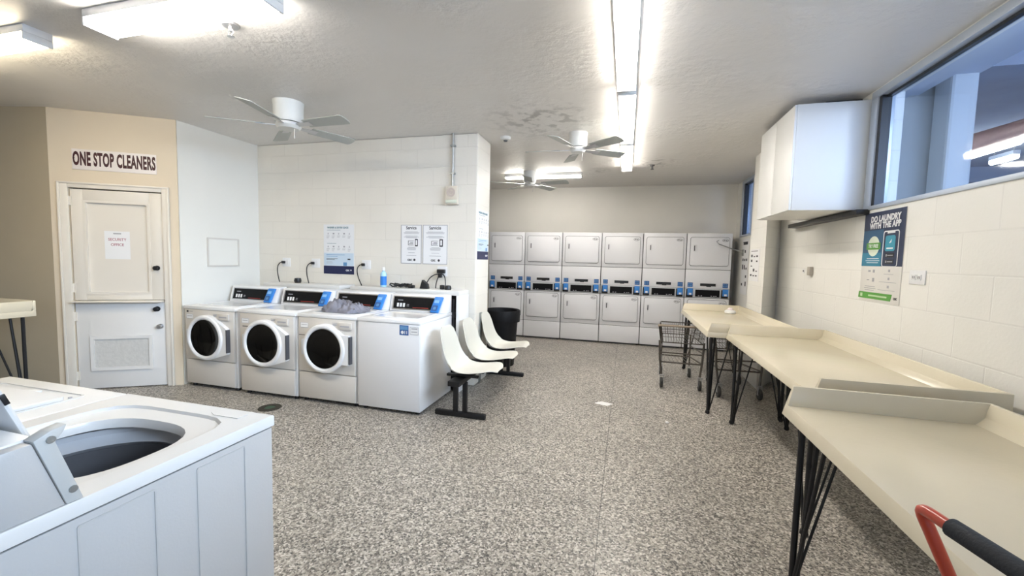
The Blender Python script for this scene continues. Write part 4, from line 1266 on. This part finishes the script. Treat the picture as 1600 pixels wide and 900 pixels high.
t = thing('wall_outlet', 'white double outlet on the right wall beside the app poster', 'outlet', (XR, 3.225, 1.392), -PI / 2)
MB().box(-0.075, 0.075, -0.008, -0.001, -0.045, 0.045, r=0.003).build('cover_plate', WHITE, t)
for s in (-1, 1):
    r_ = MB().box(s * 0.026 - 0.018, s * 0.026 + 0.018, -0.011, -0.0085, -0.018, 0.018, r=0.003).build('receptacle', WHITE, t)
    MB().box(s * 0.026 - 0.009, s * 0.026 - 0.005, -0.012, -0.0112, -0.008, 0.008).box(s * 0.026 + 0.005, s * 0.026 + 0.009, -0.012, -0.0112, -0.008, 0.008).build('slot', INK, r_)
t = thing('switch_box', 'small grey box on the right wall left of the app poster', 'switch', (XR, 4.79, 1.394), -PI / 2)
MB().box(-0.03, 0.03, -0.035, -0.001, -0.04, 0.045, r=0.004).build('box_body', mat('grey_box', (0.42, 0.38, 0.32), 0.5), t)
MB().lathe([(0, 0), (0.022, 0), (0.022, 0.003), (0, 0.003)], 16, Matrix.Translation((-0.20, -0.001, 0.0)) @ Matrix.Rotation(PI / 2, 4, 'X')).build('cable_grommet', PAPER, t)
MB().lathe([(0, 0), (0.009, 0), (0.009, 0.003), (0, 0.003)], 12, Matrix.Translation((-0.20, -0.0041, 0.0)) @ Matrix.Rotation(PI / 2, 4, 'X')).build('cable_hole', INK, t)

# notices on pillar and far wall
def small_poster(label, loc, rotz, Wd, Hh):
    t = sheet('instruction_poster', label, 'poster', loc, rotz, Wd, Hh)
    rr = []
    rnd = random.Random(int(loc[1] * 100))
    for r_ in range(5):
        for c_ in range(3):
            x = Wd * (0.12 + 0.28 * c_)
            zz = Hh * (0.15 + 0.15 * r_)
            if rnd.random() < 0.75:
                rr.append((x, x + Wd * 0.16, zz, zz + Hh * (0.03 + 0.06 * rnd.random())))
    marks(t, 'pictures', rr, INK)
    marks(t, 'heading_lines', [(Wd * 0.1, Wd * 0.8, Hh * 0.93, Hh * 0.95)], INK)
    return t


small_poster('white instruction poster with dark icons on the pillar side', (1.52, 5.91, 1.245), -PI / 2, 0.38, 0.39)
t = small_poster('tall instruction poster on the far right wall under the small window', (XR, 7.42, 0.98), -PI / 2, 0.36, 0.86)
marks(t, 'heading_bar', [(0.06, 0.30, 0.77, 0.80)], INK, y=-0.0045)
t = thing('swing_rod', 'thin metal rod reaching from the far right wall across the end dryer', 'arm', (XR, 7.36, 1.63))
MB().box(-0.012, -0.001, -0.04, 0.04, -0.05, 0.05, r=0.002).build('mount_plate', STEEL, t)
MB().tube([(-0.005, 0, 0), (-0.37, -0.03, 0.13)], 0.009, 8).build('arm_rod', STEEL, t)
MB().tube([(-0.37, -0.03, 0.13), (-0.40, -0.03, 0.17), (-0.37, -0.03, 0.19)], 0.008, 8).build('hook', CHROME, t)

# paper scrap, drain, lint bits
def scrap(u, v):
    return ((u - 0.5) * 0.13 + 0.03 * (v - .5), (v - 0.5) * 0.10, 0.002 + 0.012 * abs(noise.noise(Vector((u * 3, v * 3, 2)))))


o = MB().grid(scrap, 10, 10, 0.0006).build('paper_scrap', PAPER, loc=(-0.155, 4.255, 0.0))
o.rotation_euler = (0, 0, R(-20))
tag(o, 'white paper scrap lying on the floor in the middle of the aisle', 'paper')
t = thing('floor_drain', 'round dark floor drain in front of the second washer', 'drain', (-3.16, 3.10, 0))
MB().lathe([(0.045, 0.0015), (0.10, 0.0015), (0.095, 0.007), (0.05, 0.008)], 28, close=True).build('drain_ring', mat('rusty_iron', (0.05, 0.045, 0.035), 0.8, 0.3, bump=0.5), t)
MB().lathe([(0, 0.0015), (0.044, 0.0015), (0.044, 0.005), (0, 0.005)], 24).build('drain_plug', mat('green_plug', (0.03, 0.07, 0.04), 0.6), t)
tag(MB().lathe([(0, 0), (0.014, 0), (0.016, 0.006), (0.008, 0.014), (0, 0.016)], 10).build('lint_ball', PAPER, loc=(0.42, 3.93, 0)), 'tiny white lint ball on the floor near the carts', 'lint')
tag(MB().box(-1.598, -1.585, 4.50, 4.56, 0.0, 0.82, r=0.002).build('corner_strip', STEEL), 'narrow grey metal strip on the block wall end behind the seats', 'strip')

# ================================================================== FOREGROUND TOP LOADERS
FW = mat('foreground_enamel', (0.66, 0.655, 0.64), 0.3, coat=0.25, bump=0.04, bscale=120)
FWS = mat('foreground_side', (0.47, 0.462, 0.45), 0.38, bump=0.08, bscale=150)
TUB = mat('tub_steel', (0.16, 0.16, 0.17), 0.35, 0.6)


def hole_loop(n=40):
    """D shaped opening, counter clockwise, local coordinates (x to the right wall, y to the front)"""
    out = []
    for k in range(n):
        a = 2 * PI * k / n
        ca, sa = math.cos(a), math.sin(a)
        p = 2.7
        rx, ry = 0.215, 0.185
        rr_ = (abs(ca) ** p + abs(sa) ** p) ** (-1 / p)
        out.append((0.345 + rx * rr_ * ca, 0.345 + ry * rr_ * sa))
    return out


def top_loader(label, loc, is_open):
    """rear toward the camera (local y=0), front at y=0.66"""
    Wd, D, z = 0.683, 0.665, 0.90
    t = thing('top_load_washer', label, 'washing machine', loc, 0, 'foreground top loading washers')
    cab = MB().box(0.006, Wd - 0.004, 0.012, D - 0.006, 0.03, z - 0.041, r=0.004)
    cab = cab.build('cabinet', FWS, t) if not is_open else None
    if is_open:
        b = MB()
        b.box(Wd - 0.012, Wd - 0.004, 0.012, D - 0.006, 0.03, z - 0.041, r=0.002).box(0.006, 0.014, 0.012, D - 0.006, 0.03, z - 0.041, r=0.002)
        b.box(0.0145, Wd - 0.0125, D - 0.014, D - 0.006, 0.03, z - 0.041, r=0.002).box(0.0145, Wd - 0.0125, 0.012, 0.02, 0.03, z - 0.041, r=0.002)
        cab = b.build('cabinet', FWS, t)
    feet(t, Wd, D)
    # embossed side panels on the open side
    for y0, y1 in ((0.135, 0.295), (0.40, 0.555)):
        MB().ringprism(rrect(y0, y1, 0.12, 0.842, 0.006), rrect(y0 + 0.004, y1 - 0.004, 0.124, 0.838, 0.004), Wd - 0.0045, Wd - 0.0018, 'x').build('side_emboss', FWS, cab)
    # deck
    if is_open:
        H1 = hole_loop()
        n = len(H1)
        outer = []
        for (x, y) in H1:      # project hole points on the deck outline
            dx, dy = x - 0.345, y - 0.345
            s = min(((Wd - 0.345) if dx > 0 else 0.345) / max(abs(dx), 1e-6), ((D - 0.345) if dy > 0 else 0.345) / max(abs(dy), 1e-6))
            outer.append((0.345 + dx * s, 0.345 + dy * s))
        # insert true corners by snapping the nearest outline points
        for cx_, cy_ in ((0, 0), (Wd, 0), (Wd, D), (0, D)):
            i = min(range(n), key=lambda k: (outer[k][0] - cx_) ** 2 + (outer[k][1] - cy_) ** 2)
            outer[i] = (cx_, cy_)
        def scl(f_, g_, p_=2.7):
            out_ = []
            for k_ in range(n):
                a_ = 2 * PI * k_ / n
                ca_, sa_ = math.cos(a_), math.sin(a_)
                q_ = (abs(ca_) ** p_ + abs(sa_) ** p_) ** (-1 / p_)
                out_.append((0.345 + 0.215 * f_ * q_ * ca_, 0.35 + 0.185 * g_ * q_ * sa_))
            return out_
        tb = bmesh.new()
        loops = [([(x, y) for x, y in outer], z - 0.035), (outer, z - 0.004), ([(0.345 + (x - .345) * .992, 0.345 + (y - .345) * .992) for x, y in outer], z),
                 (scl(1.24, 1.32, 5), z), (scl(1.22, 1.29, 5), z - 0.009), (scl(1.10, 1.08), z - 0.014), (scl(1.02, 1.01), z - 0.016), (scl(1.0, 0.99), z - 0.028), (scl(1.0, 0.99), z - 0.045), (scl(1.03, 1.02), z - 0.05), (outer, z - 0.0352)]
        rings = [[tb.verts.new((x, y, zz)) for x, y in lp] for lp, zz in loops[:-2]]
        for a_, b_ in zip(rings, rings[1:]):
            for k in range(n):
                j = (k + 1) % n
                tb.faces.new((a_[k], a_[j], b_[j], b_[k]))
        bmesh.ops.recalc_face_normals(tb, faces=tb.faces)
        b = MB(); b._merge(tb)
        dk = b.build('top_deck', FW, t)
        # bleach and softener wells on the front right of the recess
        MB().prism([(0.60, 0.60), (0.50, 0.60), (0.47, 0.615), (0.49, 0.64), (0.60, 0.64)], z + 0.0003, z + 0.002, 'z').build('dispenser_pad', FW, dk)
        q = Matrix.Translation((0.345, 0.345, 0))
        MB().lathe([(0.245, z - 0.055), (0.25, z - 0.075), (0.235, z - 0.09), (0.215, z - 0.10), (0.235, z - 0.115)], 48, q).build('tub_ring', mat('tub_ring_plastic', (0.42, 0.43, 0.45), 0.4), t)
        MB().lathe([(0.236, z - 0.116), (0.24, z - 0.40), (0.20, z - 0.44), (0, z - 0.45)], 48, q).build('wash_tub', TUB, t)
        MB().lathe([(0, z - 0.16), (0.025, z - 0.165), (0.04, z - 0.25), (0.06, z - 0.40), (0.12, z - 0.446), (0, z - 0.448)], 20, q).build('agitator', mat('agitator_plastic', (0.10, 0.10, 0.11), 0.5), t)
        # raised lid leaning back on the console
        ql = Matrix.Translation((0, 0.158, z + 0.004)) @ Matrix.Rotation(R(19.5), 4, 'X')
        ld = MB().box(0.14, 0.572, 0.0, 0.012, 0.0, 0.40, r=0.006, mtx=ql).build('lid', FW, t)
        MB().box(0.5725, 0.576, 0.002, 0.011, 0.225, 0.25, r=0.001, mtx=ql).build('lid_bumper', BLACK, ld)
    else:
        dk = MB().box(0, Wd, 0, D, z - 0.035, z, r=0.006).build('top_deck', FW, t)
        MB().ringprism(rrect(0.10, 0.585, 0.17, 0.60, 0.03), rrect(0.106, 0.579, 0.176, 0.594, 0.027), z + 0.0003, z + 0.003, 'z').build('lid_surround', FW, dk)
        ld = MB().prism(rrect(0.115, 0.57, 0.175, 0.545, 0.02), z + 0.0003, z + 0.014, 'z', r=0.003).build('lid', FW, t)
        MB().box(0.30, 0.39, 0.546, 0.57, z + 0.001, z + 0.010, r=0.003).build('finger_pull', FW, ld)
        MB().lathe([(0, 0), (0.006, 0), (0.006, 0.004), (0, 0.004)], 10, Matrix.Translation((0.56, 0.56, z + 0.001))).build('lid_stop', INKG, dk)
    # console with metal end brackets
    pr = [(0.02, z + 0.001), (0.02, z + 0.135), (0.03, z + 0.155), (0.090, z + 0.160), (0.134, z + 0.001)]
    cs = MB().prism(pr, 0.004, Wd - 0.036, 'x', r=0.003).build('console', FW, t)
    pe = [(0.121, z + 0.001), (0.074, z + 0.158), (0.100, z + 0.170), (0.128, z + 0.176), (0.122, z + 0.162), (0.108, z + 0.145), (0.150, z + 0.001)]
    for x0 in (Wd - 0.035,):
        br = MB().prism(pe, x0, x0 + 0.032, 'x', r=0.002).build('end_bracket', mat('bracket_enamel', (0.50, 0.50, 0.48), 0.45), cs)
        for yy, zz in ((0.100, z + 0.153), (0.132, z + 0.030)):
            MB().cyl((x0 + 0.0325, yy, zz), (x0 + 0.036, yy, zz), 0.0075, 14).build('bracket_screw', STEEL, br)
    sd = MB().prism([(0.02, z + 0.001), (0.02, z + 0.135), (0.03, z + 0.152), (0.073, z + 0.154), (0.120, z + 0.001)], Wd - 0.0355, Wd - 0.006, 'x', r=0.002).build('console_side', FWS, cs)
    return t


top_loader('foreground top loading washer with its lid open showing the tub', (-1.815, 0.462, 0), True)
top_loader('foreground top loading washer with its lid shut, at the left edge', (-2.503, 0.462, 0), False)

# ================================================================== RED CART
t = thing('red_hand_cart', 'red tube handled cart with black foam grip, lower right corner', 'cart', (0, 0, 0))
RED = mat('red_orange_paint', (0.48, 0.05, 0.018), 0.3, coat=0.4)
ha, hb = Vector((0.555, 0.935, 1.0)), Vector((0.665, 0.44, 1.0))
dd = (hb - ha).normalized()
dn = Vector((0.02, 0.02, -1)).normalized()
path = [ha + Vector((0.13, -0.06, -0.86))]
p0 = ha + Vector((0.042, -0.028, -0.12))
path += [p0] + bez(ha + Vector((0.012, -0.008, -0.035)), ha + Vector((0, 0.004, 0.0)), ha + Vector((0, 0.004, 0.002)) , ha + dd * 0.045, 8)
path2 = bez(hb - dd * 0.045, hb, hb, hb + Vector((0.012, 0.008, -0.035)), 8) + [hb + Vector((0.06, 0.03, -0.86))]
MB().tube(path + path2, 0.011, 14).build('tube_frame', RED, t)
MB().tube([ha + dd * 0.06, hb - dd * 0.06], 0.0168, 16).build('foam_grip', mat('black_foam', (0.02, 0.022, 0.026), 0.75, bump=0.3, bscale=200), t)
pf = MB().box(0.60, 1.0, 0.40, 0.92, 0.135, 0.165, r=0.008).build('platform', RED, t)
for x, y in ((0.65, 0.46), (0.95, 0.46), (0.65, 0.86), (0.95, 0.86)):
    MB().lathe([(0.02, -0.014), (0.058, -0.014), (0.062, -0.008), (0.062, 0.008), (0.058, 0.014), (0.02, 0.014)], 20, Matrix.Translation((x, y, 0.062)) @ Matrix.Rotation(PI / 2, 4, 'Y'), close=True).box(x - 0.02, x + 0.02, y - 0.01, y + 0.01, 0.06, 0.134).build('caster_wheel', MATS['grey_rubber'], t)
